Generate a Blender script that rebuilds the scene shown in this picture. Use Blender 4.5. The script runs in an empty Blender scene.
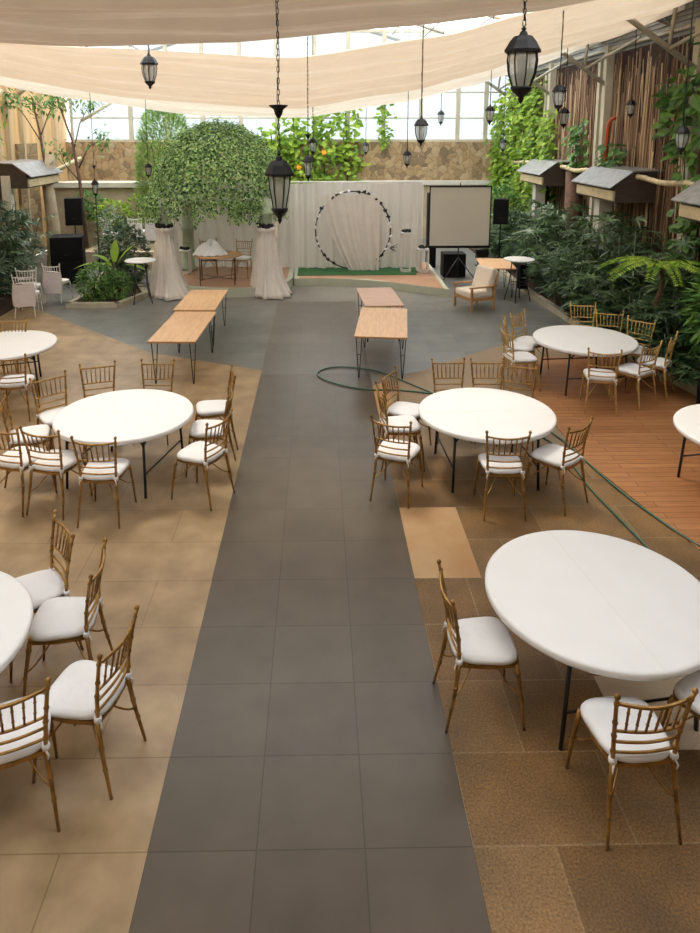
import bpy, math, random
from mathutils import Vector, Matrix
S = bpy.context.scene
COL = S.collection
PI = math.pi
R = math.radians

# ---------------------------------------------------------------- camera
cam_d = bpy.data.cameras.new('camera'); cam = bpy.data.objects.new('camera', cam_d); COL.objects.link(cam)
cam.location = (0, 0, 3.9)
cam.rotation_euler = (R(80), 0, R(-0.98))
cam_d.sensor_fit = 'HORIZONTAL'; cam_d.sensor_width = 36; cam_d.lens = 704 / 700 * 36
cam_d.shift_x = 20 / 700; cam_d.shift_y = (258 - 466.5) / 700
cam_d.clip_end = 200
S.camera = cam

# ---------------------------------------------------------------- world, sun, exposure
W = bpy.data.worlds.new('world'); S.world = W; W.use_nodes = True
wn = W.node_tree.nodes; wl = W.node_tree.links
bg = wn['Background']
geo = wn.new('ShaderNodeTexCoord'); sep = wn.new('ShaderNodeSeparateXYZ'); ramp = wn.new('ShaderNodeValToRGB')
wl.new(geo.outputs['Generated'], sep.inputs[0]); wl.new(sep.outputs['Z'], ramp.inputs[0]); wl.new(ramp.outputs[0], bg.inputs[0])
ramp.color_ramp.elements[0].position = 0.0; ramp.color_ramp.elements[0].color = (0.86, 0.91, 0.95, 1)
ramp.color_ramp.elements[1].position = 0.8; ramp.color_ramp.elements[1].color = (0.90, 0.90, 0.90, 1)
bg.inputs[1].default_value = 4.4
sun_d = bpy.data.lights.new('sun', 'SUN'); sun = bpy.data.objects.new('sun', sun_d); COL.objects.link(sun)
sun_d.energy = 2.0; sun_d.angle = R(10); sun_d.color = (1.0, 0.88, 0.72)
sun.rotation_euler = Vector((-0.30, 0.42, 0.95)).to_track_quat('Z', 'Y').to_euler()
S.view_settings.view_transform = 'Standard'; S.view_settings.look = 'None'
S.view_settings.gamma = 1; S.view_settings.use_curve_mapping = False
S.view_settings.exposure = 0.0

# ---------------------------------------------------------------- materials
def nodes(m):
    m.use_nodes = True
    return m.node_tree.nodes, m.node_tree.links, m.node_tree.nodes['Principled BSDF']
def mat(name, col, rough=0.6, var=0.0, scale=6.0, metal=0.0, bump=0.0, bscale=40.0, transl=0.0, col2=None, stretch=(1, 1, 1), island=0.0, spec=0.5):
    m = bpy.data.materials.new(name); n, l, b = nodes(m)
    b.inputs['Roughness'].default_value = rough; b.inputs['Metallic'].default_value = metal
    b.inputs['Specular IOR Level'].default_value = spec
    c4 = (*col, 1); b.inputs['Base Color'].default_value = c4
    out = None
    tc = n.new('ShaderNodeTexCoord'); mp = n.new('ShaderNodeMapping'); mp.inputs['Scale'].default_value = stretch
    l.new(tc.outputs['Object'], mp.inputs[0])
    if var > 0 or col2:
        nz = n.new('ShaderNodeTexNoise'); nz.inputs['Scale'].default_value = scale; nz.inputs['Detail'].default_value = 4
        l.new(mp.outputs[0], nz.inputs['Vector'])
        cr = n.new('ShaderNodeValToRGB'); cr.color_ramp.elements[0].position = 0.3; cr.color_ramp.elements[1].position = 0.7
        a = col2 if col2 else tuple(c * (1 - var) for c in col)
        cr.color_ramp.elements[0].color = (*a, 1); cr.color_ramp.elements[1].color = c4 if col2 else (*[min(1, c * (1 + var)) for c in col], 1)
        l.new(nz.outputs[0], cr.inputs[0]); out = cr.outputs[0]
        if island > 0:
            g = n.new('ShaderNodeNewGeometry'); mx = n.new('ShaderNodeMix'); mx.data_type = 'FLOAT'
            mx.inputs[0].default_value = island
            l.new(nz.outputs[0], mx.inputs[2]); l.new(g.outputs['Random Per Island'], mx.inputs[3]); l.new(mx.outputs[0], cr.inputs[0])
            cr.color_ramp.elements[0].position = 0.2; cr.color_ramp.elements[1].position = 0.85
        l.new(out, b.inputs['Base Color'])
    if bump > 0:
        nb = n.new('ShaderNodeTexNoise'); nb.inputs['Scale'].default_value = bscale; nb.inputs['Detail'].default_value = 3
        l.new(mp.outputs[0], nb.inputs['Vector'])
        bp = n.new('ShaderNodeBump'); bp.inputs['Strength'].default_value = bump; bp.inputs['Distance'].default_value = 0.02
        l.new(nb.outputs[0], bp.inputs['Height']); l.new(bp.outputs[0], b.inputs['Normal'])
    if transl > 0:
        t = n.new('ShaderNodeBsdfTranslucent'); ms = n.new('ShaderNodeMixShader'); ms.inputs[0].default_value = transl
        t.inputs[0].default_value = c4
        if out: l.new(out, t.inputs[0])
        l.new(b.outputs[0], ms.inputs[1]); l.new(t.outputs[0], ms.inputs[2]); l.new(ms.outputs[0], n['Material Output'].inputs[0])
    return m
def glass(name, tint, clear, rough=0.1, dim=1.0):
    m = bpy.data.materials.new(name); n, l, b = nodes(m)
    b.inputs['Base Color'].default_value = (*tint, 1); b.inputs['Roughness'].default_value = rough
    t = n.new('ShaderNodeBsdfTransparent'); t.inputs[0].default_value = (*[dim * (0.5 + 0.5 * c) for c in tint], 1)
    ms = n.new('ShaderNodeMixShader'); ms.inputs[0].default_value = clear
    l.new(b.outputs[0], ms.inputs[1]); l.new(t.outputs[0], ms.inputs[2]); l.new(ms.outputs[0], n['Material Output'].inputs[0])
    return m
M = {}
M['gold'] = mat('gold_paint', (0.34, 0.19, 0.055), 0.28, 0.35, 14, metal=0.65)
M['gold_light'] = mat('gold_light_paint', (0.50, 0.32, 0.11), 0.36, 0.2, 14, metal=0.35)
M['cushion'] = mat('white_cushion', (0.76, 0.755, 0.75), 0.85, 0.04, 5, bump=0.25, bscale=14)
M['table_white'] = mat('white_plastic', (0.79, 0.785, 0.77), 0.5, 0.02, 3, bump=0.05, bscale=60)
M['steel_dark'] = mat('dark_steel', (0.035, 0.035, 0.035), 0.4, 0.2, 8, metal=0.5)
M['black_iron'] = mat('black_iron', (0.006, 0.006, 0.007), 0.45, 0.2, 20, spec=0.3)
M['black_plastic'] = mat('black_plastic', (0.005, 0.005, 0.006), 0.6, 0.2, 20, spec=0.15)
M['lantern_glass'] = glass('lantern_glass', (0.70, 0.72, 0.70), 0.66, 0.12)
M['bulb'] = mat('frosted_bulb', (0.8, 0.78, 0.7), 0.4)
M['ply'] = mat('plywood_top', (0.68, 0.43, 0.24), 0.45, 0.12, 3, stretch=(8, 1, 1))
M['ply_pink'] = mat('plywood_pinkish', (0.56, 0.36, 0.26), 0.45, 0.12, 3, stretch=(1, 8, 1))
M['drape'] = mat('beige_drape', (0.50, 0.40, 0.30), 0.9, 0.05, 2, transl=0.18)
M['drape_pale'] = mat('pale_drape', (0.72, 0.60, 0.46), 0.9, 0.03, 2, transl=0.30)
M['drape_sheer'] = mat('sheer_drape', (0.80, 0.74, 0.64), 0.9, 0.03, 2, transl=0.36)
M['curtain'] = mat('white_curtain', (0.66, 0.62, 0.57), 0.9, 0.03, 2, transl=0.2)
M['cloth'] = mat('cream_cloth', (0.74, 0.68, 0.62), 0.9, 0.04, 6, transl=0.12)
M['white_satin'] = mat('white_satin', (0.75, 0.75, 0.77), 0.6, 0.04, 6)
M['lilac_cover'] = mat('pale_cover', (0.55, 0.50, 0.49), 0.85, 0.05, 8)
M['sage'] = mat('sage_paint', (0.36, 0.42, 0.30), 0.6, 0.1, 6)
M['carpet'] = mat('green_turf', (0.035, 0.13, 0.04), 0.95, 0.3, 40, bump=0.4, bscale=200)
M['stage_wood'] = mat('stage_boards', (0.42, 0.23, 0.13), 0.5, 0.15, 4, stretch=(1, 6, 1))
M['stage_edge'] = mat('stage_edge_paint', (0.42, 0.44, 0.34), 0.55, 0.08, 3)
M['leaf_palm'] = mat('palm_leaf', (0.15, 0.24, 0.10), 0.40, col2=(0.018, 0.05, 0.018), scale=1.5, transl=0.2, island=0.7)
M['leaf_bright'] = mat('bright_leaf', (0.50, 0.66, 0.08), 0.45, col2=(0.10, 0.24, 0.02), scale=1.2, transl=0.45, island=0.6)
M['leaf_mid'] = mat('green_leaf', (0.22, 0.40, 0.08), 0.45, col2=(0.03, 0.11, 0.02), scale=2, transl=0.3, island=0.6)
M['leaf_feather'] = mat('feathery_leaf', (0.42, 0.60, 0.16), 0.6, col2=(0.14, 0.28, 0.06), scale=2, transl=0.4, island=0.6)
M['leaf_dome'] = mat('variegated_leaf', (0.56, 0.78, 0.32), 0.5, col2=(0.010, 0.085, 0.008), scale=3, transl=0.25, island=0.85)
M['leaf_grey'] = mat('grey_green_leaf', (0.17, 0.24, 0.13), 0.45, col2=(0.03, 0.07, 0.035), scale=2, transl=0.2, island=0.7)
M['petal'] = mat('yellow_petal', (0.85, 0.38, 0.02), 0.6)
M['stem'] = mat('green_stem', (0.05, 0.07, 0.025), 0.6, 0.2, 10)
M['bark'] = mat('brown_bark', (0.13, 0.07, 0.045), 0.85, 0.35, 10, bump=0.5)
M['soil'] = mat('soil', (0.07, 0.04, 0.025), 0.95, 0.4, 8, bump=0.6)
M['kerb'] = mat('kerb_concrete', (0.42, 0.38, 0.29), 0.8, 0.12, 5, bump=0.3)
M['plaster'] = mat('rough_plaster', (0.46, 0.37, 0.25), 0.9, 0.22, 2.2, bump=0.6, bscale=14)
M['concrete'] = mat('white_concrete', (0.62, 0.58, 0.49), 0.8, 0.12, 3, bump=0.2)
M['timber'] = mat('pale_timber', (0.55, 0.42, 0.26), 0.6, 0.15, 2, stretch=(4, 4, 0.5))
M['timber_wall'] = mat('light_board', (0.70, 0.46, 0.22), 0.6, 0.14, 1.6, stretch=(4, 4, 0.4))
M['reed'] = mat('dry_reed', (0.46, 0.29, 0.17), 0.8, col2=(0.10, 0.05, 0.028), scale=1.5, stretch=(3, 3, 0.6), island=0.7)
M['reed_back'] = mat('reed_backing', (0.045, 0.026, 0.016), 0.9, 0.3, 6, stretch=(6, 6, 1))
M['reed_light'] = mat('pale_bamboo_cane', (0.62, 0.45, 0.26), 0.6, 0.2, 3)
M['bamboo'] = mat('bamboo_pole', (0.62, 0.50, 0.30), 0.5, 0.15, 6)
M['frame'] = mat('window_frame_paint', (0.50, 0.45, 0.33), 0.6, 0.1, 4)
M['truss'] = mat('galvanised_steel', (0.48, 0.44, 0.36), 0.55, 0.15, 5, metal=0.2)
M['zinc'] = mat('corrugated_zinc', (0.30, 0.29, 0.27), 0.45, 0.2, 4, metal=0.5)
M['roof_zinc'] = mat('weathered_sheet', (0.33, 0.33, 0.33), 0.4, 0.25, 7, metal=0.4)
M['dark_board'] = mat('dark_brown_board', (0.060, 0.042, 0.030), 0.6, 0.25, 4, stretch=(1, 1, 6))
M['orange_pipe'] = mat('orange_pipe', (0.48, 0.085, 0.025), 0.5, 0.1, 6)
M['hose'] = mat('green_hose', (0.055, 0.14, 0.095), 0.4)
M['screen'] = mat('screen_fabric', (0.56, 0.53, 0.45), 0.8, 0.03, 1)
M['beige_fabric'] = mat('beige_upholstery', (0.74, 0.64, 0.52), 0.9, 0.04, 8, bump=0.2)
M['chair_wood'] = mat('honey_wood', (0.42, 0.22, 0.08), 0.45, 0.15, 5)
M['wrought'] = mat('wrought_metal', (0.10, 0.07, 0.05), 0.5, 0.2, 10, metal=0.4)
M['black_flower'] = mat('black_flower', (0.006, 0.006, 0.008), 0.8)
M['white_flower'] = mat('white_flower', (0.82, 0.80, 0.78), 0.8)
M['white_paint'] = mat('white_paint', (0.66, 0.64, 0.60), 0.5, 0.04, 4)
M['pane'] = glass('window_glass', (0.80, 0.86, 0.88), 0.85, 0.25, 0.62)
M['roof_pane'] = glass('roof_glass', (0.92, 0.95, 0.97), 0.86, 0.3)
# stone cladding
def stone():
    m = bpy.data.materials.new('stone_cladding'); n, l, b = nodes(m); b.inputs['Roughness'].default_value = 0.85
    tc = n.new('ShaderNodeTexCoord'); mp = n.new('ShaderNodeMapping'); mp.inputs['Scale'].default_value = (3.0, 1, 2.6); l.new(tc.outputs['Object'], mp.inputs[0])
    nz = n.new('ShaderNodeTexNoise'); nz.inputs['Scale'].default_value = 1.3; nz.inputs['Detail'].default_value = 4; l.new(mp.outputs[0], nz.inputs['Vector'])
    ad = n.new('ShaderNodeMix'); ad.data_type = 'RGBA'; ad.blend_type = 'LINEAR_LIGHT'; ad.inputs[0].default_value = 0.45
    l.new(mp.outputs[0], ad.inputs[6]); l.new(nz.outputs[1], ad.inputs[7])
    vo = n.new('ShaderNodeTexVoronoi'); vo.inputs['Scale'].default_value = 1.5; l.new(ad.outputs[2], vo.inputs['Vector'])
    ve = n.new('ShaderNodeTexVoronoi'); ve.feature = 'DISTANCE_TO_EDGE'; ve.inputs['Scale'].default_value = 1.5; l.new(ad.outputs[2], ve.inputs['Vector'])
    cr = n.new('ShaderNodeValToRGB'); e = cr.color_ramp.elements
    e[0].color = (0.20, 0.14, 0.08, 1); e[1].color = (0.42, 0.29, 0.14, 1)
    x = e.new(0.5); x.color = (0.37, 0.25, 0.12, 1); x = e.new(0.75); x.color = (0.42, 0.31, 0.18, 1)
    sp = n.new('ShaderNodeSeparateColor'); l.new(vo.outputs['Color'], sp.inputs[0]); l.new(sp.outputs[0], cr.inputs[0])
    cm = n.new('ShaderNodeValToRGB'); cm.color_ramp.elements[0].color = (0.30, 0.24, 0.16, 1); cm.color_ramp.elements[1].position = 0.09; cm.color_ramp.elements[1].color = (1, 1, 1, 1)
    l.new(ve.outputs[0], cm.inputs[0])
    mu = n.new('ShaderNodeMix'); mu.data_type = 'RGBA'; mu.blend_type = 'MULTIPLY'; mu.inputs[0].default_value = 0.45
    l.new(cr.outputs[0], mu.inputs[6]); l.new(cm.outputs[0], mu.inputs[7]); l.new(mu.outputs[2], b.inputs['Base Color'])
    bp = n.new('ShaderNodeBump'); bp.inputs['Strength'].default_value = 0.6; bp.inputs['Distance'].default_value = 0.05
    l.new(ve.outputs[0], bp.inputs['Height']); l.new(bp.outputs[0], b.inputs['Normal'])
    return m
M['stone'] = stone()
# paving: one floor with inlaid zones
def paving():
    m = bpy.data.materials.new('paving'); n, l, b = nodes(m)
    g = n.new('ShaderNodeNewGeometry'); P = g.outputs['Position']
    sp = n.new('ShaderNodeSeparateXYZ'); l.new(P, sp.inputs[0]); X, Y = sp.outputs[0], sp.outputs[1]
    def ma(op, a, c=None, d=None):
        x = n.new('ShaderNodeMath'); x.operation = op
        for i, v in enumerate((a, c, d)):
            if v is None: continue
            if isinstance(v, (int, float)): x.inputs[i].default_value = v
            else: l.new(v, x.inputs[i])
        return x.outputs[0]
    def mixc(f, a, c, blend='MIX'):
        x = n.new('ShaderNodeMix'); x.data_type = 'RGBA'; x.blend_type = blend
        for s, v in ((0, f), (6, a), (7, c)):
            if isinstance(v, (int, float)): x.inputs[s].default_value = v
            elif isinstance(v, tuple): x.inputs[s].default_value = (*v, 1)
            else: l.new(v, x.inputs[s])
        return x.outputs[2]
    def mapv(off, rot=0, sc=(1, 1, 1)):
        x = n.new('ShaderNodeMapping'); x.inputs['Location'].default_value = off; x.inputs['Rotation'].default_value = (0, 0, rot); x.inputs['Scale'].default_value = sc
        l.new(P, x.inputs[0]); return x.outputs[0]
    def brick(v, w, h, c1, c2, cm, mort=0.004, off=0.0, bias=0.0):
        x = n.new('ShaderNodeTexBrick'); x.offset = off; x.squash = 1; l.new(v, x.inputs['Vector'])
        x.inputs['Scale'].default_value = 1; x.inputs['Brick Width'].default_value = w; x.inputs['Row Height'].default_value = h
        x.inputs['Mortar Size'].default_value = mort; x.inputs['Mortar Smooth'].default_value = 0.2; x.inputs['Bias'].default_value = bias
        for k, c in (('Color1', c1), ('Color2', c2), ('Mortar', cm)): x.inputs[k].default_value = (*c, 1)
        return x.outputs['Color'], x.outputs['Fac']
    def noise(v, s, d=4):
        x = n.new('ShaderNodeTexNoise'); x.inputs['Scale'].default_value = s; x.inputs['Detail'].default_value = d; l.new(v, x.inputs['Vector']); return x.outputs[0]
    def ramp(v, p0, c0, p1, c1):
        x = n.new('ShaderNodeValToRGB'); x.color_ramp.elements[0].position = p0; x.color_ramp.elements[1].position = p1
        x.color_ramp.elements[0].color = (*c0, 1); x.color_ramp.elements[1].color = (*c1, 1); l.new(v, x.inputs[0]); return x.outputs[0]
    one = (1, 1, 1)
    # walkway slabs
    wk, wf = brick(mapv((0.95, -0.27, 0)), 0.6, 0.6, (0.082, 0.064, 0.046), (0.095, 0.075, 0.054), (0.045, 0.038, 0.030))
    wk = mixc(0.6, wk, ramp(noise(P, 3.0), 0.3, (0.78, 0.78, 0.78), 0.7, (1.2, 1.2, 1.2)), 'MULTIPLY')
    # plaza slate
    pl, pf = brick(mapv((0.95, -0.27, 0)), 1.2, 0.6, (0.135, 0.140, 0.134), (0.185, 0.182, 0.166), (0.06, 0.06, 0.055), off=0.5)
    pl = mixc(0.6, pl, ramp(noise(P, 2.0), 0.3, (0.75, 0.75, 0.75), 0.7, (1.25, 1.25, 1.25)), 'MULTIPLY')
    # left tan tiles
    lt, lf = brick(mapv((0.95, -0.27, 0)), 1.2, 0.6, (0.315, 0.215, 0.115), (0.37, 0.262, 0.148), (0.24, 0.165, 0.09), mort=0.005, off=0.4)
    lt = mixc(0.8, lt, ramp(noise(P, 3.2, 9), 0.32, (0.68, 0.65, 0.60), 0.68, (1.2, 1.2, 1.2)), 'MULTIPLY')
    # right pebbled slabs with some smooth ones
    rt, rf = brick(mapv((-0.85, -0.27, 0), R(0)), 0.92, 0.6, (0.160, 0.088, 0.030), (0.24, 0.142, 0.058), (0.27, 0.19, 0.10), mort=0.006, off=0.5)
    vo = n.new('ShaderNodeTexVoronoi'); vo.inputs['Scale'].default_value = 60; l.new(P, vo.inputs['Vector'])
    rt = mixc(0.85, rt, ramp(noise(P, 75, 6), 0.36, (0.62, 0.60, 0.56), 0.64, (1.35, 1.34, 1.28)), 'MULTIPLY')
    rt = mixc(0.9, rt, ramp(noise(P, 1.9, 5), 0.32, (0.62, 0.64, 0.68), 0.68, (1.25, 1.18, 1.08)), 'MULTIPLY')
    def box(x0, x1, y0, y1): return ma('MULTIPLY', ma('MULTIPLY', ma('GREATER_THAN', X, x0), ma('LESS_THAN', X, x1)), ma('MULTIPLY', ma('GREATER_THAN', Y, y0), ma('LESS_THAN', Y, y1)))
    smooth = ramp(noise(P, 2.5, 5), 0.3, (0.38, 0.20, 0.075), 0.7, (0.46, 0.30, 0.15))
    pale = ramp(noise(P, 2.5, 5), 0.3, (0.50, 0.40, 0.28), 0.7, (0.60, 0.50, 0.38))
    sm = ma('MAXIMUM', box(0.85, 1.45, 5.67, 6.87), box(0.85, 1.10, 8.6, 11.0))
    rt = mixc(sm, rt, smooth); rt = mixc(box(2.0, 2.9, 3.87, 4.5), rt, pale)
    far = ma('MULTIPLY', ma('GREATER_THAN', Y, 8.07), ma('SUBTRACT', 1, sm))
    rt = mixc(far, rt, mixc(0.5, rt, (0.36, 0.28, 0.19)))
    # zones
    dx = ma('SUBTRACT', X, 0.0); dy = ma('SUBTRACT', Y, 17.5)
    l1 = ma('SUBTRACT', 9.30, ma('MULTIPLY', X, 0.985)); l2 = ma('SUBTRACT', 10.83, ma('MULTIPLY', X, 0.49)); lR = ma('ADD', 9.83, ma('MULTIPLY', X, 0.83))
    left = ma('MULTIPLY', ma('LESS_THAN', X, 0), ma('GREATER_THAN', Y, ma('MAXIMUM', l1, l2)))
    right = ma('MULTIPLY', ma('GREATER_THAN', X, 0), ma('GREATER_THAN', Y, lR))
    circ = ma('MAXIMUM', left, right)
    walk = ma('MULTIPLY', ma('GREATER_THAN', X, -0.95), ma('LESS_THAN', X, 0.85))
    c = mixc(ma('GREATER_THAN', X, 0), lt, rt)
    warm = mixc(0.6, pl, (0.20, 0.18, 0.15))
    arc_ = ma('LESS_THAN', ma('SQRT', ma('ADD', ma('MULTIPLY', ma('ADD', X, 0.3), ma('ADD', X, 0.3)), ma('MULTIPLY', ma('SUBTRACT', Y, 12.6), ma('SUBTRACT', Y, 12.6)))), 3.6)
    inner = ma('MULTIPLY', ma('MULTIPLY', circ, ma('SUBTRACT', 1, arc_)), ma('LESS_THAN', ma('ABSOLUTE', X), 2.2))
    c = mixc(circ, c, pl); c = mixc(inner, c, warm)
    walk = ma('MULTIPLY', walk, ma('LESS_THAN', Y, 16.2))
    c = mixc(walk, c, mixc(ma('GREATER_THAN', Y, 11.1), wk, mixc(0.35, wk, warm)))
    l.new(c, b.inputs['Base Color'])
    rough = ma('ADD', 0.28, ma('MULTIPLY', ma('MULTIPLY', ma('GREATER_THAN', X, 0.85), ma('SUBTRACT', 1, circ)), 0.22))
    rough = ma('ADD', rough, ma('MULTIPLY', noise(P, 5), 0.12))
    l.new(rough, b.inputs['Roughness'])
    b.inputs['Specular IOR Level'].default_value = 0.45
    bp = n.new('ShaderNodeBump'); bp.inputs['Strength'].default_value = 0.35; bp.inputs['Distance'].default_value = 0.01
    reg = ma('MULTIPLY', ma('GREATER_THAN', X, 0.85), ma('SUBTRACT', 1, ma('MAXIMUM', circ, sm)))
    hgt = ma('ADD', ma('MULTIPLY', ma('MULTIPLY', noise(P, 70, 2), reg), 1.0), ma('MULTIPLY', noise(P, 30, 2), 0.06))
    l.new(hgt, bp.inputs['Height']); l.new(bp.outputs[0], b.inputs['Normal'])
    return m
M['paving'] = paving()
def planks(name, c1, c2, cm, w, h, swap=False, mort=0.004):
    m = bpy.data.materials.new(name); n, l, b = nodes(m); b.inputs['Roughness'].default_value = 0.42
    tc = n.new('ShaderNodeTexCoord'); mp = n.new('ShaderNodeMapping'); l.new(tc.outputs['Object'], mp.inputs[0])
    if swap: mp.inputs['Rotation'].default_value = (0, 0, PI / 2)
    br = n.new('ShaderNodeTexBrick'); l.new(mp.outputs[0], br.inputs['Vector']); br.offset = 0.37
    br.inputs['Scale'].default_value = 1; br.inputs['Brick Width'].default_value = w; br.inputs['Row Height'].default_value = h; br.inputs['Mortar Size'].default_value = mort
    for k, c in (('Color1', c1), ('Color2', c2), ('Mortar', cm)): br.inputs[k].default_value = (*c, 1)
    m2 = n.new('ShaderNodeMapping'); m2.inputs['Scale'].default_value = (1.5, 20, 1); l.new(mp.outputs[0], m2.inputs[0])
    nz = n.new('ShaderNodeTexNoise'); nz.inputs['Scale'].default_value = 2; l.new(m2.outputs[0], nz.inputs['Vector'])
    cr = n.new('ShaderNodeValToRGB'); cr.color_ramp.elements[0].position = 0.3; cr.color_ramp.elements[1].position = 0.7
    cr.color_ramp.elements[0].color = (0.7, 0.7, 0.7, 1); cr.color_ramp.elements[1].color = (1.2, 1.2, 1.2, 1); l.new(nz.outputs[0], cr.inputs[0])
    mx = n.new('ShaderNodeMix'); mx.data_type = 'RGBA'; mx.blend_type = 'MULTIPLY'; mx.inputs[0].default_value = 0.7
    l.new(br.outputs[0], mx.inputs[6]); l.new(cr.outputs[0], mx.inputs[7]); l.new(mx.outputs[2], b.inputs['Base Color'])
    return m
M['deck'] = planks('deck_planks', (0.34, 0.145, 0.055), (0.43, 0.20, 0.08), (0.10, 0.035, 0.015), 2.2, 0.11)
M['stage_boards'] = planks('stage_planks', (0.40, 0.22, 0.13), (0.46, 0.26, 0.16), (0.18, 0.10, 0.06), 1.5, 0.14)

# ---------------------------------------------------------------- mesh helpers
class MB:
    def __init__(s): s.v = []; s.f = []; s.sm = []
    def add(s, v, f, smooth=False):
        o = len(s.v); s.v += [tuple(p) for p in v]; s.f += [tuple(i + o for i in q) for q in f]; s.sm += [smooth] * len(f); return s
    def box(s, c, d, rz=0.0, mtx=None):
        hx, hy, hz = d[0] / 2, d[1] / 2, d[2] / 2
        cr, sr = math.cos(rz), math.sin(rz); v = []
        for z in (-hz, hz):
            for x, y in ((-hx, -hy), (hx, -hy), (hx, hy), (-hx, hy)):
                p = Vector((x, y, z))
                if mtx: p = mtx @ p
                v.append((c[0] + p.x * cr - p.y * sr, c[1] + p.x * sr + p.y * cr, c[2] + p.z))
        return s.add(v, [(3, 2, 1, 0), (4, 5, 6, 7), (0, 1, 5, 4), (1, 2, 6, 5), (2, 3, 7, 6), (3, 0, 4, 7)])
    def prism(s, poly, z0, z1):
        n = len(poly)
        v = [(x, y, z0) for x, y in poly] + [(x, y, z1) for x, y in poly]
        f = [tuple(range(n - 1, -1, -1)), tuple(range(n, 2 * n))] + [(i, (i + 1) % n, n + (i + 1) % n, n + i) for i in range(n)]
        return s.add(v, f)
    def tube(s, pts, r, n=8, closed=False, caps=True):
        pts = [Vector(p) for p in pts]; k = len(pts)
        rs = r if isinstance(r, (list, tuple)) else [r] * k
        T = []
        for i in range(k):
            if closed: t = pts[(i + 1) % k] - pts[i - 1]
            else: t = pts[min(i + 1, k - 1)] - pts[max(i - 1, 0)]
            T.append(t.normalized() if t.length > 1e-9 else Vector((0, 0, 1)))
        up = Vector((0, 0, 1)) if abs(T[0].z) < 0.9 else Vector((1, 0, 0))
        u = T[0].cross(up).normalized(); v = []
        for i in range(k):
            u = (u - T[i] * u.dot(T[i])).normalized(); w = T[i].cross(u)
            for j in range(n):
                a = 2 * PI * j / n; v.append(pts[i] + (u * math.cos(a) + w * math.sin(a)) * rs[i])
        f = []
        for i in range(k if closed else k - 1):
            a, b_ = i * n, ((i + 1) % k) * n
            for j in range(n): f.append((a + j, a + (j + 1) % n, b_ + (j + 1) % n, b_ + j))
        if caps and not closed: f += [tuple(range(n - 1, -1, -1)), tuple((k - 1) * n + j for j in range(n))]
        return s.add(v, f, True)
    def lathe(s, prof, n=24, c=(0, 0, 0), mod=None, smooth=True):
        v = []; k = len(prof)
        for i, (r, z) in enumerate(prof):
            for j in range(n):
                a = 2 * PI * j / n; q = r * (mod(a, i, z) if mod else 1)
                v.append((c[0] + q * math.cos(a), c[1] + q * math.sin(a), c[2] + z))
        f = [(i * n + j, i * n + (j + 1) % n, (i + 1) * n + (j + 1) % n, (i + 1) * n + j) for i in range(k - 1) for j in range(n)]
        if prof[0][0] > 1e-6: f.append(tuple(range(n - 1, -1, -1)))
        if prof[-1][0] > 1e-6: f.append(tuple((k - 1) * n + j for j in range(n)))
        return s.add(v, f, smooth)
    def grid(s, fn, nu, nv, smooth=True):
        v = [fn(i / nu, j / nv) for j in range(nv + 1) for i in range(nu + 1)]
        f = [(j * (nu + 1) + i, j * (nu + 1) + i + 1, (j + 1) * (nu + 1) + i + 1, (j + 1) * (nu + 1) + i) for j in range(nv) for i in range(nu)]
        return s.add(v, f, smooth)
    def leaf(s, p, d, up, L, w, fold=0.25, droop=0.0, seg=1):
        d = d.normalized(); side = d.cross(up)
        if side.length < 1e-4: side = d.orthogonal()
        side.normalize(); nrm = side.cross(d)
        if seg == 1:
            m_ = p + d * L * 0.45 - nrm * w * fold - Vector((0, 0, droop * L * 0.3)); t = p + d * L - Vector((0, 0, droop * L))
            a = p + d * L * 0.4 + side * w / 2 - Vector((0, 0, droop * L * 0.25)); b_ = p + d * L * 0.4 - side * w / 2 - Vector((0, 0, droop * L * 0.25))
            return s.add([p, a, t, b_, m_], [(0, 1, 4), (1, 2, 4), (0, 4, 3), (4, 2, 3)])
        v = []; f = []
        prof = [0.25, 1.0, 0.85, 0.0] if seg == 3 else [math.sin(PI * (0.12 + 0.88 * i / seg)) for i in range(seg + 1)]
        for i in range(seg + 1):
            q = i / seg; c = p + d * L * q - Vector((0, 0, droop * L * q * q)); h = w / 2 * prof[min(i, len(prof) - 1)]
            v += [c + side * h + nrm * h * fold, c - side * h + nrm * h * fold]
        for i in range(seg): f.append((2 * i, 2 * i + 2, 2 * i + 3, 2 * i + 1))
        return s.add(v, f)
    def obj(s, name, m, parent=None, loc=(0, 0, 0), rot=0.0, bevel=0.0):
        me = bpy.data.meshes.new(name); me.from_pydata(s.v, [], s.f); me.polygons.foreach_set('use_smooth', s.sm); me.update()
        me.materials.append(M[m] if isinstance(m, str) else m)
        o = bpy.data.objects.new(name, me); COL.objects.link(o); o.location = loc; o.rotation_euler.z = rot
        if parent: o.parent = parent
        if bevel:
            b = o.modifiers.new('bevel', 'BEVEL'); b.width = bevel; b.segments = 2; b.limit_method = 'ANGLE'
        return o
def tag(o, label, cat, group=None, kind=None):
    o['label'] = label; o['category'] = cat
    if group: o['group'] = group
    if kind: o['kind'] = kind
    return o
def empty(name, loc, rz, label, cat, group=None):
    o = bpy.data.objects.new(name, None); COL.objects.link(o); o.location = loc; o.rotation_euler.z = rz; o.empty_display_size = 0.1
    return tag(o, label, cat, group)
def struct(o): o['kind'] = 'structure'; return o
def dup(root, loc, rz, label, group=None, scale=None):
    r = root.copy(); COL.objects.link(r); r.location = loc; r.rotation_euler.z = rz; r['label'] = label
    if group: r['group'] = group
    if scale: r.scale = scale if isinstance(scale, tuple) else (scale,) * 3
    for ch in root.children:
        c = ch.copy(); COL.objects.link(c); c.parent = r
        for g in ch.children:
            d = g.copy(); COL.objects.link(d); d.parent = c
    return r
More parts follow.
